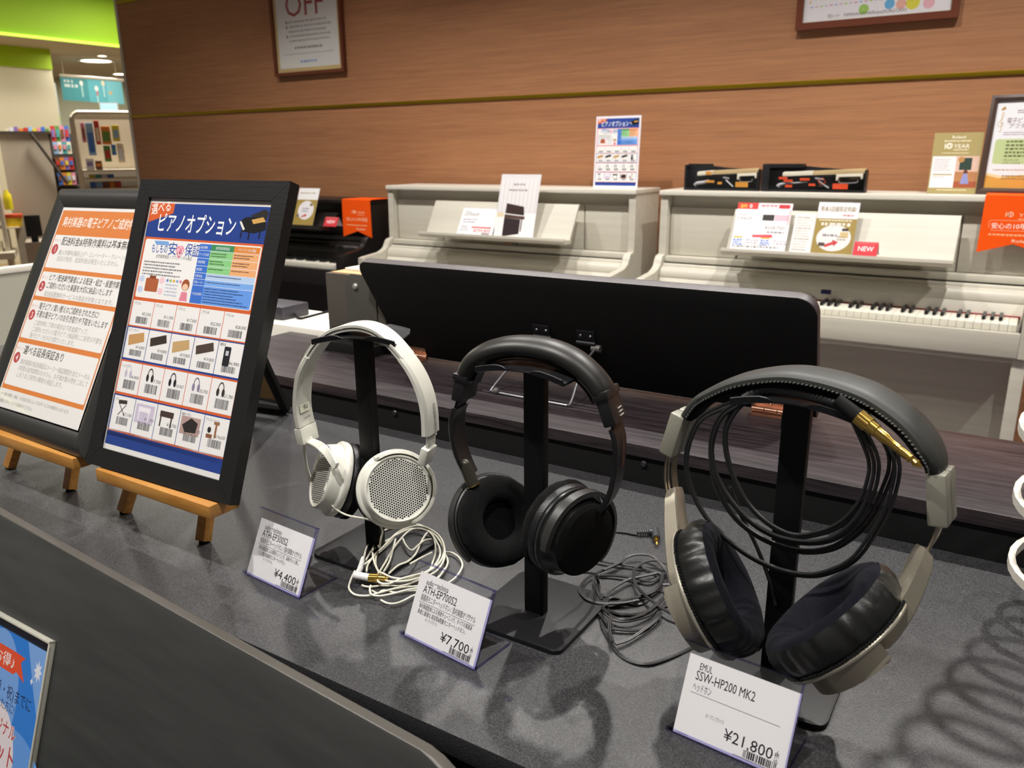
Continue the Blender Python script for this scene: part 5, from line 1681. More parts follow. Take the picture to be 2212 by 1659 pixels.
def ribbon(b, P, nf, w, t, m=0):
    """flat strap along points P; nf(q) gives its face direction"""
    rings = []
    k = len(P)
    for i in range(k):
        d = (P[min(i + 1, k - 1)] - P[max(i - 1, 0)]).normalized()
        n_ = nf(i / (k - 1))
        n_ = (n_ - d * n_.dot(d)).normalized()
        x = d.cross(n_)
        f = 1.0 if 0 < i < k - 1 else 0.6
        rings.append([P[i] + x * (w / 2 * a * f) + n_ * (t / 2 * c) for a, c in ((-1, -.5), (-.8, -1), (.8, -1), (1, -.5), (1, .5), (.8, 1), (-.8, 1), (-1, .5))])
    b.skin(rings, m)

def mm(prof):
    return [(r / 1000, h / 1000) for r, h in prof]

# ------------------------------------------------------------------ white headphones
m_wplas = mat('white_plastic', '#dcdbd0', 0.32, coat=0.2)
m_wcab = mat('ivory_cable', '#dfdccb', 0.42)
m_foam = mat('black_foam', '#0c0c0d', 1.0, spec=0.15, bump=(1800, 0.6))
m_pleath = mat('black_leatherette', '#141416', 0.38, bump=(700, 0.2))
m_goldp = mat('gold_plug', '#ecc568', 0.2, 1.0)
m_hole = mat('grill_hole', '#141414', 0.7)
p1 = Plane((-0.581, 0.612), 10)
h1 = thing('headphones', 'white headphones with round perforated ear cups and a coiled ivory cable', 'headphones', (-0.581, 0.612, TZ))
outer = [(-60, 228.1), (-49.3, 241.3), (-36.9, 252), (-20.3, 260.6), (-1.6, 265.2), (14.0, 265.6), (29, 261.8), (42, 254), (52, 244.8), (60.5, 235.8)]
b = B(); p1.sweep(b, outer, [(-12.5, -0.4), (-12, 0), (12, 0), (12.5, -0.4), (12.5, -3.0), (-12.5, -3.0)])
mk('headband', b, m_wplas, h1)
b = B(); p1.sweep(b, outer, [(-11, -4.0), (11, -4.0), (11.6, -4.6), (11.6, -6.6), (11, -7.2), (-11, -7.2), (-11.6, -6.6), (-11.6, -4.6)])
mk('headband_liner', b, m_wplas, h1)
asec = [(-11, 0), (11, 0), (14, -3.2), (14, -7.5), (11, -9), (8, -8.2), (-8, -8.2), (-11, -9), (-14, -7.5), (-14, -3.2)]
larm = [(-80.2, 143.5), (-82.2, 160.7), (-80.8, 178), (-76, 200), (-69.3, 214.5), (-59.5, 228.6)]
rarm = [(60, 236.4), (68.6, 226.0), (77, 212), (83.3, 195), (86.6, 176), (87.0, 154.5)]
b = B(); p1.sweep(b, larm, asec, lambda q: (1.0, 1.0 - 0.25 * q))
la = mk('side_arm', b, m_wplas, h1)
b = B(); p1.sweep(b, rarm, asec, lambda q: (1.0, 0.75 + 0.25 * q))
ra = mk('side_arm', b, m_wplas, h1)
b = B(); p1.block(b, (-75.9, 143.4), (-73.0, 124.5), -14.5, 14.5, 9.5)
mk('hinge_block', b, m_wplas, h1)
b = B(); p1.block(b, (82.8, 155), (81.0, 136), -7, 9, 3.4, 0.0006)
mk('slider', b, mat('slider_white', '#cfcfc6', 0.35), h1)
b = B(); p1.block(b, (81.8, 140), (76.0, 121.5), -13, 8, 9.0)
mk('hinge_block', b, m_wplas, h1)
# writing on the arms
T = (p1.s * -2.1 + Z1 * 32).normalized()
s = Sheet(p1.W(0.0883, 0.157, -0.0005), T, p1.n, 0.02, 0.02, '#dcdbd0', 0.05)
s.text(0, 3.0, 4.4, 'audio-technica', '#2a2a2a', w=30, bold=True)
s.circ(-3.2, 1.6, 1.9, '#2a2a2a', 1); s.circ(-3.2, 1.6, 1.4, '#dcdbd0', 2)
s.lines(-3, 4.2, 32, 1, 2, 0.9, '#4a4a48', 2, .02, 4)
s.done('brand_print', ra, 'black lettering')
Tl = V((p1.s * 1.6 + Z1 * -17).normalized())
s = Sheet(p1.W(-0.0722, 0.1555, -0.0085), p1.n, Tl, 0.02, 0.02, '#dcdbd0', 0.05)
s.rect(-1, -14.5, 17, 9.5, '#e0e2cf', 1)
s.text(5, -8.2, 6, '備品', '#55554c', w=8, lv=3)
s.lines(0, -3.6, 16, 2, 1.9, 0.35, '#a9a99c', 2, .02, 4)
s.text(4, 2.6, 2.8, 'ATH-EP300', '#3a3a38', w=10.5, bold=True)
s.done('inside_print', la, 'pale sticker and small lettering')

def white_cup(C, A, U, nm):
    A, U = V(A).normalized(), V(U)
    prof = mm([(38, -7), (41.8, -6), (42.6, -4), (42.6, -0.5), (41.4, 1.4), (38.6, 2.6), (37.4, 8), (36.2, 13), (35.4, 15.6), (34.4, 16.4), (33.4, 16.0), (33.2, 14.8)])
    b = B(); b.lathe(prof, C, A, U, n=64)
    cup = mk('ear_cup', b, m_wplas, h1)
    b = B()
    b.lathe(mm([(33.4, 14.6), (0.01, 14.6)]), C, A, U, n=48)
    Rt = U.cross(A).normalized()
    pit = 2.62
    rows = int(33 / (pit * .866)) + 1
    for j in range(-rows, rows + 1):
        for i in range(-14, 15):
            x = (i + 0.5 * (j % 2)) * pit
            y = j * pit * .866
            if x * x + y * y < 31.6 ** 2:
                rr_ = math.hypot(x, y)
                hz = 14.68
                c = C + Rt * (x / 1000) + U * (y / 1000) + A * (hz / 1000)
                vs = [b.bm.verts.new(c + (Rt * math.cos(k * math.pi / 4) + U * math.sin(k * math.pi / 4)) * 0.00102) for k in range(8)]
                b.face(vs, 1)
    mk('grill', b, [mat('grill_white', '#e8e7de', 0.4), m_hole], cup, 'perforated white grill')
    prof = mm([(38, -6), (39, -7), (41.4, -8.0), (42.4, -11), (42.0, -14), (41.2, -15)])
    b = B(); b.lathe(prof, C, A, U, n=56)
    mk('pad_skirt', b, m_pleath, cup)
    prof = mm([(41.0, -14.6), (42.8, -17), (42.4, -22), (39, -25), (32, -26), (24, -25), (20, -21), (19, -14), (0.01, -13.5)])
    b = B(); b.lathe(prof, C, A, U, n=56)
    mk('ear_pad', b, m_foam, cup, 'black foam ear pad')
    return cup
Cr, Ar, Ur = V((-0.535, 0.610, 0.9545)), V((0.721, -0.562, 0.406)), V((0.027, 0.608, 0.794))
Cr = Cr - Ar * 0.006
white_cup(Cr, Ar, Ur, 'r')
Rr = Ur.cross(Ar).normalized()
b = B()
for a0, a1, w_ in ((-46, 150, 1.0),):
    rings = []
    for i in range(41):
        a = R(a0 + (a1 - a0) * i / 40)
        q = Rr * math.cos(a) + Ur * math.sin(a)
        e_ = 0.4 if i in (0, 40) else 1.0
        rings.append([Cr + q * 0.0366 + Ar * 0.011, Cr + q * 0.0372 + Ar * (0.011 + 0.0065 * e_), Cr + q * 0.0400 + Ar * (0.011 + 0.006 * e_), Cr + q * 0.0425 + Ar * 0.0085, Cr + q * 0.0425 + Ar * 0.004, Cr + q * 0.038 + Ar * 0.004])
    b.skin(rings)
mk('yoke', b, m_wplas, h1)
s = Sheet(Cr + Rr * 0.021 + Ur * 0.0335 + Ar * 0.0178, (Rr - Ur * 0.62).normalized(), (-Ur - Rr * 0.62).normalized(), 0.02, 0.02, '#dcdbd0', 0.05)
s.text(0, 0, 4.2, 'RIGHT', '#c2c1b6', w=9, bold=True)
s.done('side_mark', bpy.data.objects['yoke'], 'raised lettering')
Cl, Al, Ul = V((-0.6223, 0.6047, 0.9497)), V((-0.511, -0.778, 0.365)), V((-0.058, 0.455, 0.889))
white_cup(Cl, Al, Ul, 'l')
b = B()
j0 = p1.W(-0.0735, 0.127, 0.0)
tip = Cl + Al * 0.009 + (Ul * 0.42 + Ul.cross(Al) * 0.9).normalized() * 0.0405
tip2 = Cl + Al * 0.009 - (Ul * -0.30 + Ul.cross(Al) * 0.95).normalized() * 0.040
ribbon(b, smooth_pts([V(q) for q in PRONG_NEAR], 6), lambda q: (Al * (0.25 + 0.75 * q) + Ul * (0.9 - 0.9 * q) - p1.n * 0.3), 0.0098, 0.0036)
ribbon(b, smooth_pts([V(q) for q in PRONG_FAR], 6), lambda q: p1.s * -1.0 + p1.n * -0.7, 0.0086, 0.0036)
b.ball(j0, 0.006)
mk('yoke', b, m_wplas, h1)
# cable: from the left cup down to the coil on the table
b = B()
en = V((-0.6077, 0.5768, 0.9498))
path = [en, V((-0.6027, 0.5777, 0.9338)), V((-0.5855, 0.5808, 0.9241)), V((-0.5589, 0.5854, 0.9234)), V((-0.5449, 0.5879, 0.9207)), V((-0.5400, 0.5888, 0.9132)), V((-0.5428, 0.5883, 0.9022)), V((-0.5560, 0.6000, 0.8840)), V((-0.580, 0.622, 0.8715))]
k0 = [V((x / 1000, y / 1000, 0)) for x, y in CABLE_WHITE[0]]
lead = path + [V((p.x, p.y, TZ + 0.0092 + 0.0016 * math.sin(i * 1.3))) for i, p in enumerate(k0[4:])]
b.tube(smooth_pts(lead, 4), 0.00108, 8)
for j, run in enumerate(CABLE_WHITE[1:]):
    zz = 0.0022 + 0.0016 * (j % 4)
    b.tube(smooth_pts([(x / 1000, y / 1000, TZ + zz + (0.0042 if x < -522 and y > 560 else 0.0) + 0.0007 * math.sin(i * 1.1 + j)) for i, (x, y) in enumerate(run)], 5), 0.00108, 8)
cb_ = mk('cable', b, m_wcab, h1)
b = B(); b.tube([en + Al * -0.004 + Ul * 0.012, en, V((-0.6027, 0.5777, 0.9338))], 0.0026, 10, rf=lambda q: 1.3 - 0.75 * q)
mk('strain_relief', b, m_wplas, cb_)
zp = TZ + 0.0092
b = B()
P_ = [V((-0.5687, 0.5865, zp)), V((-0.5537, 0.5655, zp)), V((-0.5484, 0.5543, zp))]
b.tube([P_[0], P_[0].lerp(P_[1], .5), P_[1], P_[2]], 0.0030, 12, rf=lambda q: 0.62 + 0.6 * q)
for i in range(5):
    c = P_[0].lerp(P_[1], .15 + .17 * i); d = (P_[1] - P_[0]).normalized()
    b.cyl(c, c + d * 0.0016, 0.0024 + 0.0002 * i, n=12)
b.ball(P_[2], 0.0042)
b.cyl(P_[2], V((-0.5335, 0.5578, zp)), 0.0040, n=18)
mk('plug_body', b, mat('plug_white', '#e9e9e8', 0.3), cb_, 'white right angled plug')
b = B()
g0, g1 = V((-0.5335, 0.5578, zp)), V((-0.5150, 0.5668, zp))
b.lathe(mm([(0.1, 0), (4.6, 0), (4.6, 9), (3.3, 9.6), (3.1, 17), (2.2, 18), (2.2, 20), (0.1, 20)]), g0, g1 - g0, n=36, rip=lambda i, a: 1.0 + (0.035 * math.cos(a * 18) if 0 < i < 3 else 0))
mk('plug_adapter', b, m_goldp, cb_, 'gold plug adapter')

# ------------------------------------------------------------------ smaller black headphones
m_bplas = mat('black_plastic', '#1c1c1d', 0.36, bump=(900, 0.08))
m_bleath = mat('soft_black_leather', '#1d1c1a', 0.40, bump=(2400, 0.05))
m_velour = mat('black_velour', '#101011', 1.0, spec=0.15, sheen=0.02, bump=(1500, 0.7))
p2 = Plane((-0.357, 0.600), 6)
h2 = thing('headphones', 'smaller all black headphones with a thick padded headband', 'headphones', (-0.357, 0.600, TZ))
padc = [(-70, 232), (-62.5, 246.5), (-49.5, 257.0), (-31.5, 264.2), (-13.5, 267.4), (4, 267.6), (21, 265.2), (37.5, 259.2), (50, 250.8), (60, 241), (66.8, 230.5)]
sec = [(16.5 * math.cos(a) * (1.0), 9.6 * math.sin(a) * (1.1 if math.sin(a) > 0 else 0.95)) for a in [2 * math.pi * i / 24 for i in range(24)]]
b = B(); p2.sweep(b, padc, sec, lambda q: 1.0 if 0.06 < q < 0.94 else 0.86 + 0.14 * min(q, 1 - q) / 0.06)
mk('headband_pad', b, m_bleath, h2)
b = B(); p2.sweep(b, padc, [(-8, -9.8), (8, -9.8), (8, -10.8), (-8, -10.8)])
mk('headband_spring', b, m_bplas, h2)
for (q0, q1, sg) in (((-69.5, 236), (-74.5, 212), -1), ((66.5, 235), (76.5, 209), 1)):
    b = B(); p2.block(b, q0, q1, -14.5, 14.5, 12, 0.002)
    d0, d1 = V((q0[0], q0[1], 0)), V((q1[0], q1[1], 0))
    p2.block(b, d0.lerp(d1, -.12), d0.lerp(d1, .16), -16, 16, 15, 0.002)
    ck = mk('end_clip', b, m_bplas, h2)
    if sg > 0:
        b = B()
        for f in (.58, .70, .82):
            c = d0.lerp(d1, f)
            o_ = p2.s * 0.932 + Z1 * 0.358
            b.box((-0.004, -0.0004, -0.0003), (0.004, 0.0004, 0.0008), X=(p2.n, p2.s * 0.358 - Z1 * 0.932, o_), O=p2.W(c.x / 1000, c.y / 1000, 0.004) + o_ * 0.0061, bev=0.0002)
        mk('grip_line', b, mat('grey_mark', '#b9b9b4', 0.4), ck, 'three raised pale lines')
for q0, q1 in (((-74.8, 215), (-80.0, 199)), ((75.0, 214), (79.0, 200))):
    b = B(); p2.block(b, q0, q1, -10, 10, 2.6, 0.0006)
    mk('slider', b, mat('slider_black', '#111112', 0.3, 0.4), h2)
lsec = [(-12, 0), (12, 0), (13, -1.5), (12.4, -4.6), (-12.4, -4.6), (-13, -1.5)]
larm = [(-69.5, 134.5), (-75.5, 144), (-81.5, 158), (-84.8, 177), (-84.6, 194), (-80.2, 205.5)]
b = B(); p2.sweep(b, larm, lsec, lambda q: (0.70 + 0.30 * min(1, q * 1.6), 1.0))
mk('side_arm', b, m_bplas, h2)
rarm = [(78.6, 206.5), (82.2, 195), (83, 178), (81.4, 160), (78.8, 147), (74.8, 135.5), (68.5, 126)]
b = B(); p2.sweep(b, rarm, lsec, lambda q: (1.0 - 0.28 * max(0, q - .5), 1.0 + .5 * max(0, q - .6)))
ar2 = mk('side_arm', b, m_bplas, h2)
s = Sheet(p2.W(0.0836, 0.170, -0.001), (p2.s * 0.02 + Z1).normalized(), p2.n, 0.02, 0.02, '#1c1c1d', 0.05)
s.text(0, 1.5, 4.0, 'audio-technica', '#8a4a30', w=29, bold=True)
s.lines(0, 3.0, 26, 2, 1.5, 0.7, '#7a4630', 2, .05, 3)
s.done('brand_print', ar2, 'dull orange lettering')
b = B(); b.cyl(p2.W(-0.0725, 0.146, -0.004), p2.W(-0.0625, 0.1265, -0.006), 0.0062, n=20); b.ball(p2.W(-0.0725, 0.146, -0.004), 0.0060)
pv = mk('pivot', b, mat('pivot_satin', '#38372f', 0.3, 0.3), h2)
b = B(); b.cyl(p2.W(-0.0630, 0.1278, -0.006), p2.W(-0.0626, 0.1270, -0.006), 0.0064, n=20)
mk('pivot_ring', b, m_goldp, pv, 'thin gold ring')
Cl, Il, Ul = V((-0.3909, 0.5964, 0.960)), V((0.813, -0.358, 0.460)).normalized(), V((-0.307, 0.407, 0.860))
rp = random.Random(5)
fz = [rp.uniform(0.985, 1.012) for _ in range(72)]
b = B(); b.lathe(mm([(42.2, -14), (43.6, -11), (43.8, -7), (42.6, -3.0), (39.5, -0.4), (34, 0.6), (27, 0.2), (22, -1.8), (19.6, -5), (18.6, -10)]), Cl, Il, Ul, n=72, rip=lambda i, a: fz[int(a / (2 * math.pi) * 72) % 72] if i in (2, 3, 4) else 1.0)
ep = mk('ear_pad', b, m_velour, h2, 'velour ear pad')
b = B(); b.lathe(mm([(18.8, -9.5), (0.01, -9.0)]), Cl, Il, Ul, n=40)
mk('driver_cloth', b, mat('driver_cloth', '#070709', 1.0, spec=0.1), ep)
b = B(); b.lathe(mm([(43.0, -14), (44.6, -15), (44.6, -18), (43.0, -19), (44.4, -20.5), (44.4, -23), (40, -26), (36, -33), (31, -38), (0.01, -39)]), Cl, Il, Ul, n=56)
mk('ear_cup', b, m_bplas, h2)
dirL = p2.W(-0.0655, 0.130, -0.006) - Cl
b = B(); strap(b, Cl, Il, dirL, 0.0455, -0.0195, 205, 0.0075, 0.0028, 36)
mk('yoke', b, m_bplas, h2)
Cr, Ar, Ur = V((-0.3289, 0.6029, 0.9645)), V((0.950, -0.305, -0.067)).normalized(), V((0.238, 0.568, 0.788))
b = B(); b.lathe(mm([(19, -6), (21, -10), (27, -13), (36, -13.6), (42, -11.4), (44.6, -7), (44.4, -3), (43.0, 0)]), Cr, Ar, Ur, n=72, rip=lambda i, a: fz[int(a / (2 * math.pi) * 72) % 72] if i in (4, 5, 6) else 1.0)
mk('ear_pad', b, m_velour, h2, 'velour ear pad')
b = B(); b.lathe(mm([(43.2, -1), (43.6, 2), (42.8, 6), (40.4, 8)]), Cr, Ar, Ur, n=56)
mk('pad_skirt', b, m_pleath, h2)
b = B(); b.lathe(mm([(40.5, 7), (42.8, 8), (42.8, 10.4), (40.4, 11.2), (38.6, 14), (36.4, 21), (34.6, 27), (33.4, 28.4)]), Cr, Ar, Ur, n=64)
ec = mk('ear_cup', b, mat('satin_black', '#2b2d2e', 0.24, 0.2), h2)
b = B(); b.lathe(mm([(34.6, 25), (34.4, 29.4), (32.0, 32.0), (23, 33.0), (0.01, 33.4)]), Cr, Ar, Ur, n=48)
mk('grill', b, mat('black_mesh', '#090909', 0.85, spec=0.2, bump=(2600, 1.0)), ec, 'black mesh cover')
dirR = p2.W(0.0685, 0.126, -0.002) - Cr
b = B(); strap(b, Cr, Ar, dirR, 0.0410, 0.0215, 230, 0.0105, 0.0042, 40)
mk('yoke', b, mat('yoke_satin_black', '#2e2e2d', 0.34), h2)
b = B()
for j, run in enumerate(CABLE_BLACK):
    zz = 0.0014 + 0.0018 * (j % 4)
    pts = smooth_pts([(x / 1000, y / 1000, TZ + zz + 0.0006 * math.sin(i * 1.2 + j)) for i, (x, y) in enumerate(run)], 5)
    if j == 4:                                   # this run rises to the right ear cup
        up = smooth_pts([Cr + Ar * 0.012 - Ur * 0.040, V((-0.3190, 0.6450, 0.900)), V((-0.3290, 0.675, 0.878)), pts[6]], 6)
        pts = up[:-1] + pts[6:]
    off = []
    for i in range(len(pts)):
        d = pts[min(i + 1, len(pts) - 1)] - pts[max(i - 1, 0)]
        o = V((-d.y, d.x, 0))
        off.append(o.normalized() * 0.00085 if o.length > 1e-7 else V((0.00085, 0, 0)))
    b.tube([p + o for p, o in zip(pts, off)], 0.00095, 7)
    b.tube([p - o for p, o in zip(pts, off)], 0.00095, 7)
cb2 = mk('cable', b, mat('grey_black_cable', '#2c2b2c', 0.4), h2)
zp = TZ + 0.0046
b = B()
a0, a1, a2, a3 = V((-0.3418, 0.8068, zp)), V((-0.3304, 0.8146, zp)), V((-0.3245, 0.8205, zp)), V((-0.3165, 0.8040, zp))
b.tube([a0, a1], 0.0015, 10)
for i in range(5):
    c = a0.lerp(a1, .05 + .2 * i); d = (a1 - a0).normalized()
    b.cyl(c, c + d * 0.0012, 0.0034, n=14)
b.tube([a1, a1.lerp(a2, .5), a2], 0.0034, 12)
b.cyl(a2 + (a2 - a3) * 0.25, a3, 0.0044, n=18)
mk('plug_body', b, mat('plug_grey', '#3a3b3e', 0.35), cb2, 'dark grey right angled plug')
b = B(); b.lathe(mm([(0.1, 0), (3.0, 0), (3.0, 2.5), (1.7, 3), (1.7, 8), (1.3, 8.3), (1.7, 8.8), (1.7, 11), (1.3, 11.4), (1.8, 13), (0.1, 15.5)]), a3, a3 - a2, n=20)
mk('plug_tip', b, m_goldp, cb2, 'gold plug tip')

# ------------------------------------------------------------------ large silver headphones
m_silver = mat('champagne_silver', '#a39c8c', 0.34, 0.55)
m_clip = mat('warm_grey_clip', '#8d8b7e', 0.38)
m_lth3 = mat('grey_black_leather', '#303230', 0.5, bump=(1600, 0.08))
m_pad3 = mat('pleated_leather', '#161716', 0.38, bump=(350, 0.08))
m_velv = mat('ink_velvet', '#13131a', 1.0, spec=0.1, sheen=0.02, bump=(900, 0.3))
m_cab3 = mat('black_rubber_cable', '#202122', 0.36)
p3 = Plane((-0.136, 0.620), -9)
h3 = thing('headphones', 'large silver and black headphones with a bunch of black cable hung inside the band', 'headphones', (-0.136, 0.620, TZ))
top3 = [(-93, 221), (-82, 237), (-65.4, 250), (-45.5, 261.6), (-22.3, 270), (-2.7, 274.3), (17, 275), (37, 273.4), (55.5, 269.6), (70, 263.6), (84, 255.4), (95, 246), (103.8, 235), (108.6, 225.6), (109.6, 217.6)]
bsec = [(-19.6, -6.4), (-19.4, -3.4), (-17, -1.2), (-11, -0.1), (0, 0.3), (11, -0.1), (17, -1.2), (19.4, -3.4), (19.6, -6.4), (18.6, -7.6), (-18.6, -7.6)]
taper = lambda q: (0.62 + 0.38 * min(1, min(q, 1 - q) * 6), 1.0)
b = B(); p3.sweep(b, top3, bsec, taper)
hb = mk('headband', b, m_lth3, h3)
b = B(); p3.sweep(b, top3, [(-18, -7.4), (18, -7.4), (17, -11.5), (12, -14), (-12, -14), (-17, -11.5)], lambda q: (0.62 + 0.36 * min(1, min(q, 1 - q) * 6), 0.75 + 0.25 * min(1, min(q, 1 - q) * 5)))
mk('headband_cushion', b, m_velour, h3)
P3 = smooth_pts([(p[0], p[1], 0) for p in top3], 12)
for sg in (-1, 1):
    b = B()
    acc = 0.0
    last = P3[0]
    for i in range(2, len(P3) - 2):
        acc += (P3[i] - last).length
        last = P3[i]
        if acc >= 2.6:
            acc = 0.0
            t = (P3[i + 1] - P3[i - 1]).normalized(); o = V((-t.y, t.x, 0)); q = i / (len(P3) - 1); f = 0.62 + 0.38 * min(1, min(q, 1 - q) * 6)
            X = (p3.s * t.x + Z1 * t.y, p3.s * o.x + Z1 * o.y)
            c = p3.W((P3[i].x - o.x * 6.9) / 1000, (P3[i].y - o.y * 6.9) / 1000, sg * 0.0199 * f)
            b.lathe(mm([(0.01, -1.15), (0.55, -0.9), (0.7, 0), (0.55, 0.9), (0.01, 1.15)]), c, (X[0] + X[1] * 0.5).normalized(), n=7)
    mk('stitching', b, mat('grey_thread', '#5d5f5d', 0.5), hb, 'grey stitching along the edge')
for q0, q1, sg in (((-94.2, 220), (-104.5, 181.5), -1), ((106.5, 219.5), (112.6, 181.5), 1)):
    b = B(); p3.block(b, q0, q1, -13.5, 0.0, 13.5, 0.0024); p3.block(b, q0, q1, 0.25, 13.0, 13.5, 0.0024)
    mk('end_clip', b, m_clip, h3)
rl = [(-104.8, 184), (-105.8, 163), (-104.2, 150), (-101.5, 139)]
rr_ = [(112.2, 184), (110.6, 172), (107.8, 161), (103, 149)]
for path_ in (rl, rr_):
    b = B()
    for n in (-0.0085, -0.0035):
        b.tube([p3.W(p.x / 1000, p.y / 1000, n) for p in smooth_pts([(q[0], q[1], 0) for q in path_], 5)], 0.0011, 8)
    p3.sweep(b, list(path_), [(2, 0.5), (11, 0.5), (11, -0.5), (2, -0.5)])
    mk('slide_rod', b, mat('slide_metal', '#b0a590', 0.25, 0.8), h3)
def big_cup(C, I, U, arm_end, seed):
    C, I, U = V(C), V(I).normalized(), V(U)
    rd = random.Random(seed)
    ph = [rd.uniform(0, 6.28) for _ in range(4)]
    def pleat(i, a):
        if i == 0:
            return 1.0
        k = (0.0, .35, 1.0, .8, .25)[min(i, 4)]
        w = 0.5 * math.sin(17 * a + ph[0]) + 0.35 * math.sin(29 * a + ph[1]) + 0.3 * math.sin(7 * a + ph[2])
        return 1.0 + 0.034 * k * (w - 0.5 * abs(math.sin(11 * a + ph[3])))
    b = B(); b.lathe(mm([(52.0, -26), (54.4, -22), (56.0, -15), (55.6, -7), (52.8, -1.6)]), C, I, U, n=168, sx=0.90, rip=pleat)
    ep = mk('ear_pad', b, m_pad3, h3, 'pleated black leather ear pad')
    def puff(i, a):
        return 1.0 + (0.012 * math.sin(5 * a + ph[1]) + 0.008 * math.sin(9 * a + ph[2])) * (1 if 0 < i < 5 else 0)
    b = B(); b.lathe(mm([(52.9, -2.2), (49, 0.6), (43, 1.8), (36, 0.4), (29.0, -3.5), (23.5, -9), (20, -16), (0.01, -17)]), C, I, U, n=72, sx=0.90, rip=puff)
    mk('pad_velvet', b, m_velv, ep, 'dark blue black velvet face')
    b = B()
    n = 130
    for k in range(n):
        a = 2 * math.pi * k / n
        Wv = I.cross(U).normalized()
        q = U * (0.0538 * math.cos(a)) + Wv * (0.0538 * 0.9 * math.sin(a))
        tg = (-U * math.sin(a) + Wv * 0.9 * math.cos(a)).normalized()
        rj = rd.uniform(0.0, 0.0006)
        b.lathe(mm([(0.01, -1.5), (0.9, -1.0), (1.1, 0), (0.9, 1.0), (0.01, 1.5)]), C + q * (1 + rj * 10) + I * (-0.0262 + rj), (tg + I * 0.5).normalized(), n=6)
    mk('edge_stitching', b, mat('black_thread', '#141415', 0.9, spec=0.15), ep)
    b = B(); b.lathe(mm([(51, -27.0), (53.4, -27.2), (54.2, -28.4), (53.6, -30.0), (48, -31)]), C, I, U, n=80, sx=0.90)
    cup = mk('ear_cup', b, mat('rim_silver', '#b7b2a3', 0.28, 0.5), h3)
    Wv = I.cross(U).normalized()
    b = B(); ol = [(42.5 * math.cos(a) * 0.9, 42.5 * math.sin(a)) for a in [R(160 + 220 * i_ / 30) for i_ in range(31)]]
    b.prism([(x / 1000, y / 1000) for x, y in ol], C + I * -0.029, Wv, U, I * -0.019, bev=0.003, seg=3)
    mk('housing', b, m_silver, cup)
    # arm: a shell that carries on from the housing up to the slide rods
    d = arm_end - C
    ut, ht, wt = d.dot(U), d.dot(I), d.dot(Wv)
    rings = []
    for i_ in range(13):
        f = i_ / 12
        uu = 0.012 + (ut - 0.012) * f
        hc = -0.0395 + (ht + 0.0395) * (f ** 1.7)
        hh = 0.0098 - 0.0042 * f
        ww = 0.0165 - 0.0040 * f
        wc = wt * f
        e_ = 0.82 if i_ in (0, 12) else 1.0
        rings.append([C + U * uu + I * (hc + hh * a * e_) + Wv * (wc + ww * c * e_) for a, c in ((-1, -.85), (-.8, -1), (.8, -1), (1, -.85), (1, .85), (.8, 1), (-.8, 1), (-1, .85))])
    b = B(); b.skin(rings)
    mk('side_arm', b, m_silver, h3)
    b = B(); b.lathe(mm([(50, -25), (53, -26), (50, -28)]), C, I, U, n=60, sx=0.90)
    mk('gasket', b, m_matblk, cup)
    return cup
big_cup((-0.1624, 0.5887, 0.9643), (0.827, 0.207, 0.523), (-0.562, 0.288, 0.775), p3.W(-0.0985, 0.149, -0.004), 3)
big_cup((-0.0955, 0.5781, 0.9706), (-0.712, -0.032, 0.701), (0.610, 0.466, 0.641), p3.W(0.1050, 0.158, -0.004), 4)
b = B()
for j, run in enumerate(CABLE_BUNCH):
    pts = smooth_pts([p3.W(x / 1000, z / 1000, -0.016 + 0.004 * math.sin(j * 1.9) + (0.012 if j > 3 else 0)) for x, z in run], 6)
    off = []
    for i in range(len(pts)):
        d = (pts[min(i + 1, len(pts) - 1)] - pts[max(i - 1, 0)]).normalized()
        off.append(p3.n.cross(d).normalized() * 0.00145 + p3.n * 0.0008)
    b.tube([p + o for p, o in zip(pts, off)], 0.00142, 9)
    if j < 4:
        b.tube([p - o for p, o in zip(pts, off)], 0.00142, 9)
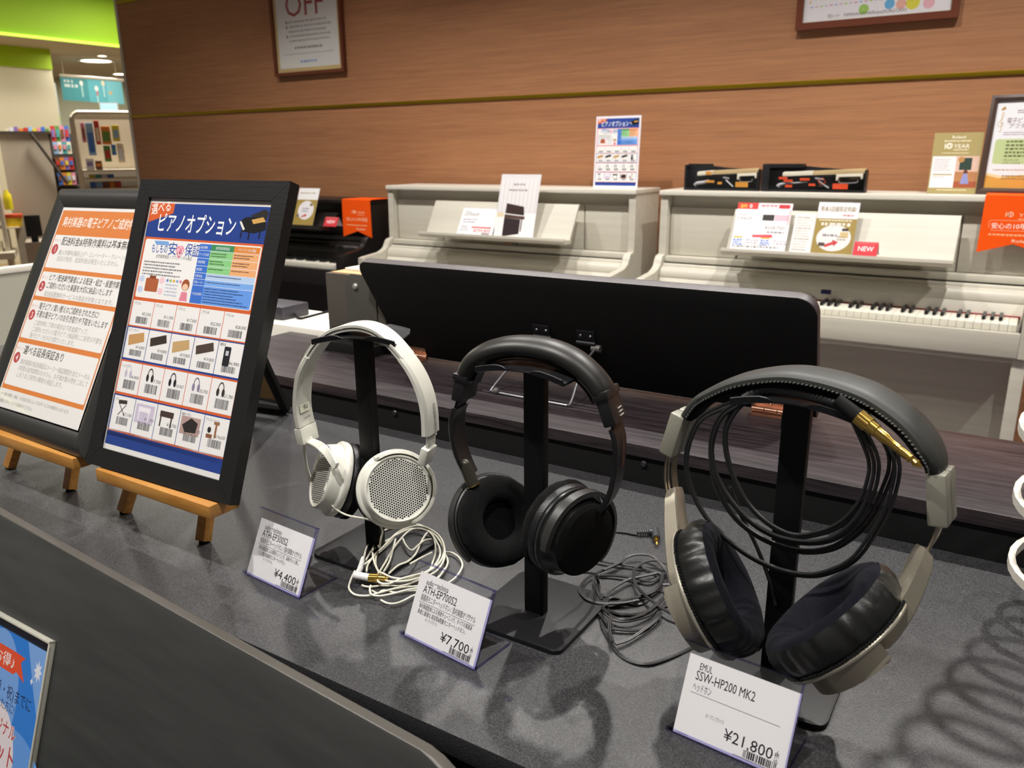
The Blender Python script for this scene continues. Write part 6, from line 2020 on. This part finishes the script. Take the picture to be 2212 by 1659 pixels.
b.tube(smooth_pts([p3.W(-0.034, 0.247, -0.016), p3.W(-0.02, 0.2565, -0.012), p3.W(0.01, 0.259, -0.012), p3.W(0.04, 0.256, -0.014), p3.W(0.056, 0.2515, -0.018)], 6), 0.0046, 10)
cb3 = mk('cable', b, m_cab3, h3)
b = B(); g0, g1 = p3.W(0.0525, 0.2565, -0.027), p3.W(0.1019, 0.2285, -0.030)
L3 = (g1 - g0).length * 1000
b.lathe(mm([(0.1, 4), (5.4, 4), (5.4, 13), (4.9, 13.4), (4.9, 19), (4.2, 19.6), (4.2, 27), (3.1, 31), (3.05, 38), (2.6, 38.2), (2.6, 39), (3.05, 39.2), (3.05, 45.5), (2.6, 45.7), (2.6, 46.5), (3.05, 46.7), (3.05, 48), (2.0, 49.4), (2.2, 50.4), (3.1, 52), (2.6, 53), (0.1, L3)]), g0, g1 - g0, n=40,
        rip=lambda i, a: 1.0 + (0.03 * math.cos(a * 20) if 0 < i < 3 else 0))
mk('plug', b, m_goldp, cb3, 'gold quarter inch plug')
b = B(); b.lathe(mm([(0.1, -14), (4.6, -14), (5.2, 0), (5.2, 4.2), (0.1, 4.2)]), g0, g1 - g0, n=24)
mk('plug_grip', b, m_matblk, cb3)

# ------------------------------------------------------------------ white spiral at the right edge
b = B()
pitch, r0 = 0.0685, 0.046
pts = []
N_ = 24 * 11
zs = TZ + 0.047
for i in range(-int(24 * (zs - TZ - 0.007) / pitch), N_):
    th = R(180) - 2 * math.pi * i / 24
    z = zs + pitch * i / 24
    cx = 0.077 - 0.075 * (z - TZ)
    pts.append(V((cx + r0 * math.cos(th), 0.865 + r0 * math.sin(th), z)))
ribbon(b, pts, lambda q: V((math.cos(R(180) - 2 * math.pi * (q * (len(pts) - 1) - (len(pts) - N_)) / 24), math.sin(R(180) - 2 * math.pi * (q * (len(pts) - 1) - (len(pts) - N_)) / 24), 0)), 0.0105, 0.0060)
tag(mk('spiral_stand', b, mat('spiral_white', '#cdc8bd', 0.35), None, loc=(0.077, 0.865, TZ)), 'white spiral coil standing on the charcoal table at the right edge of the picture', 'spiral stand')
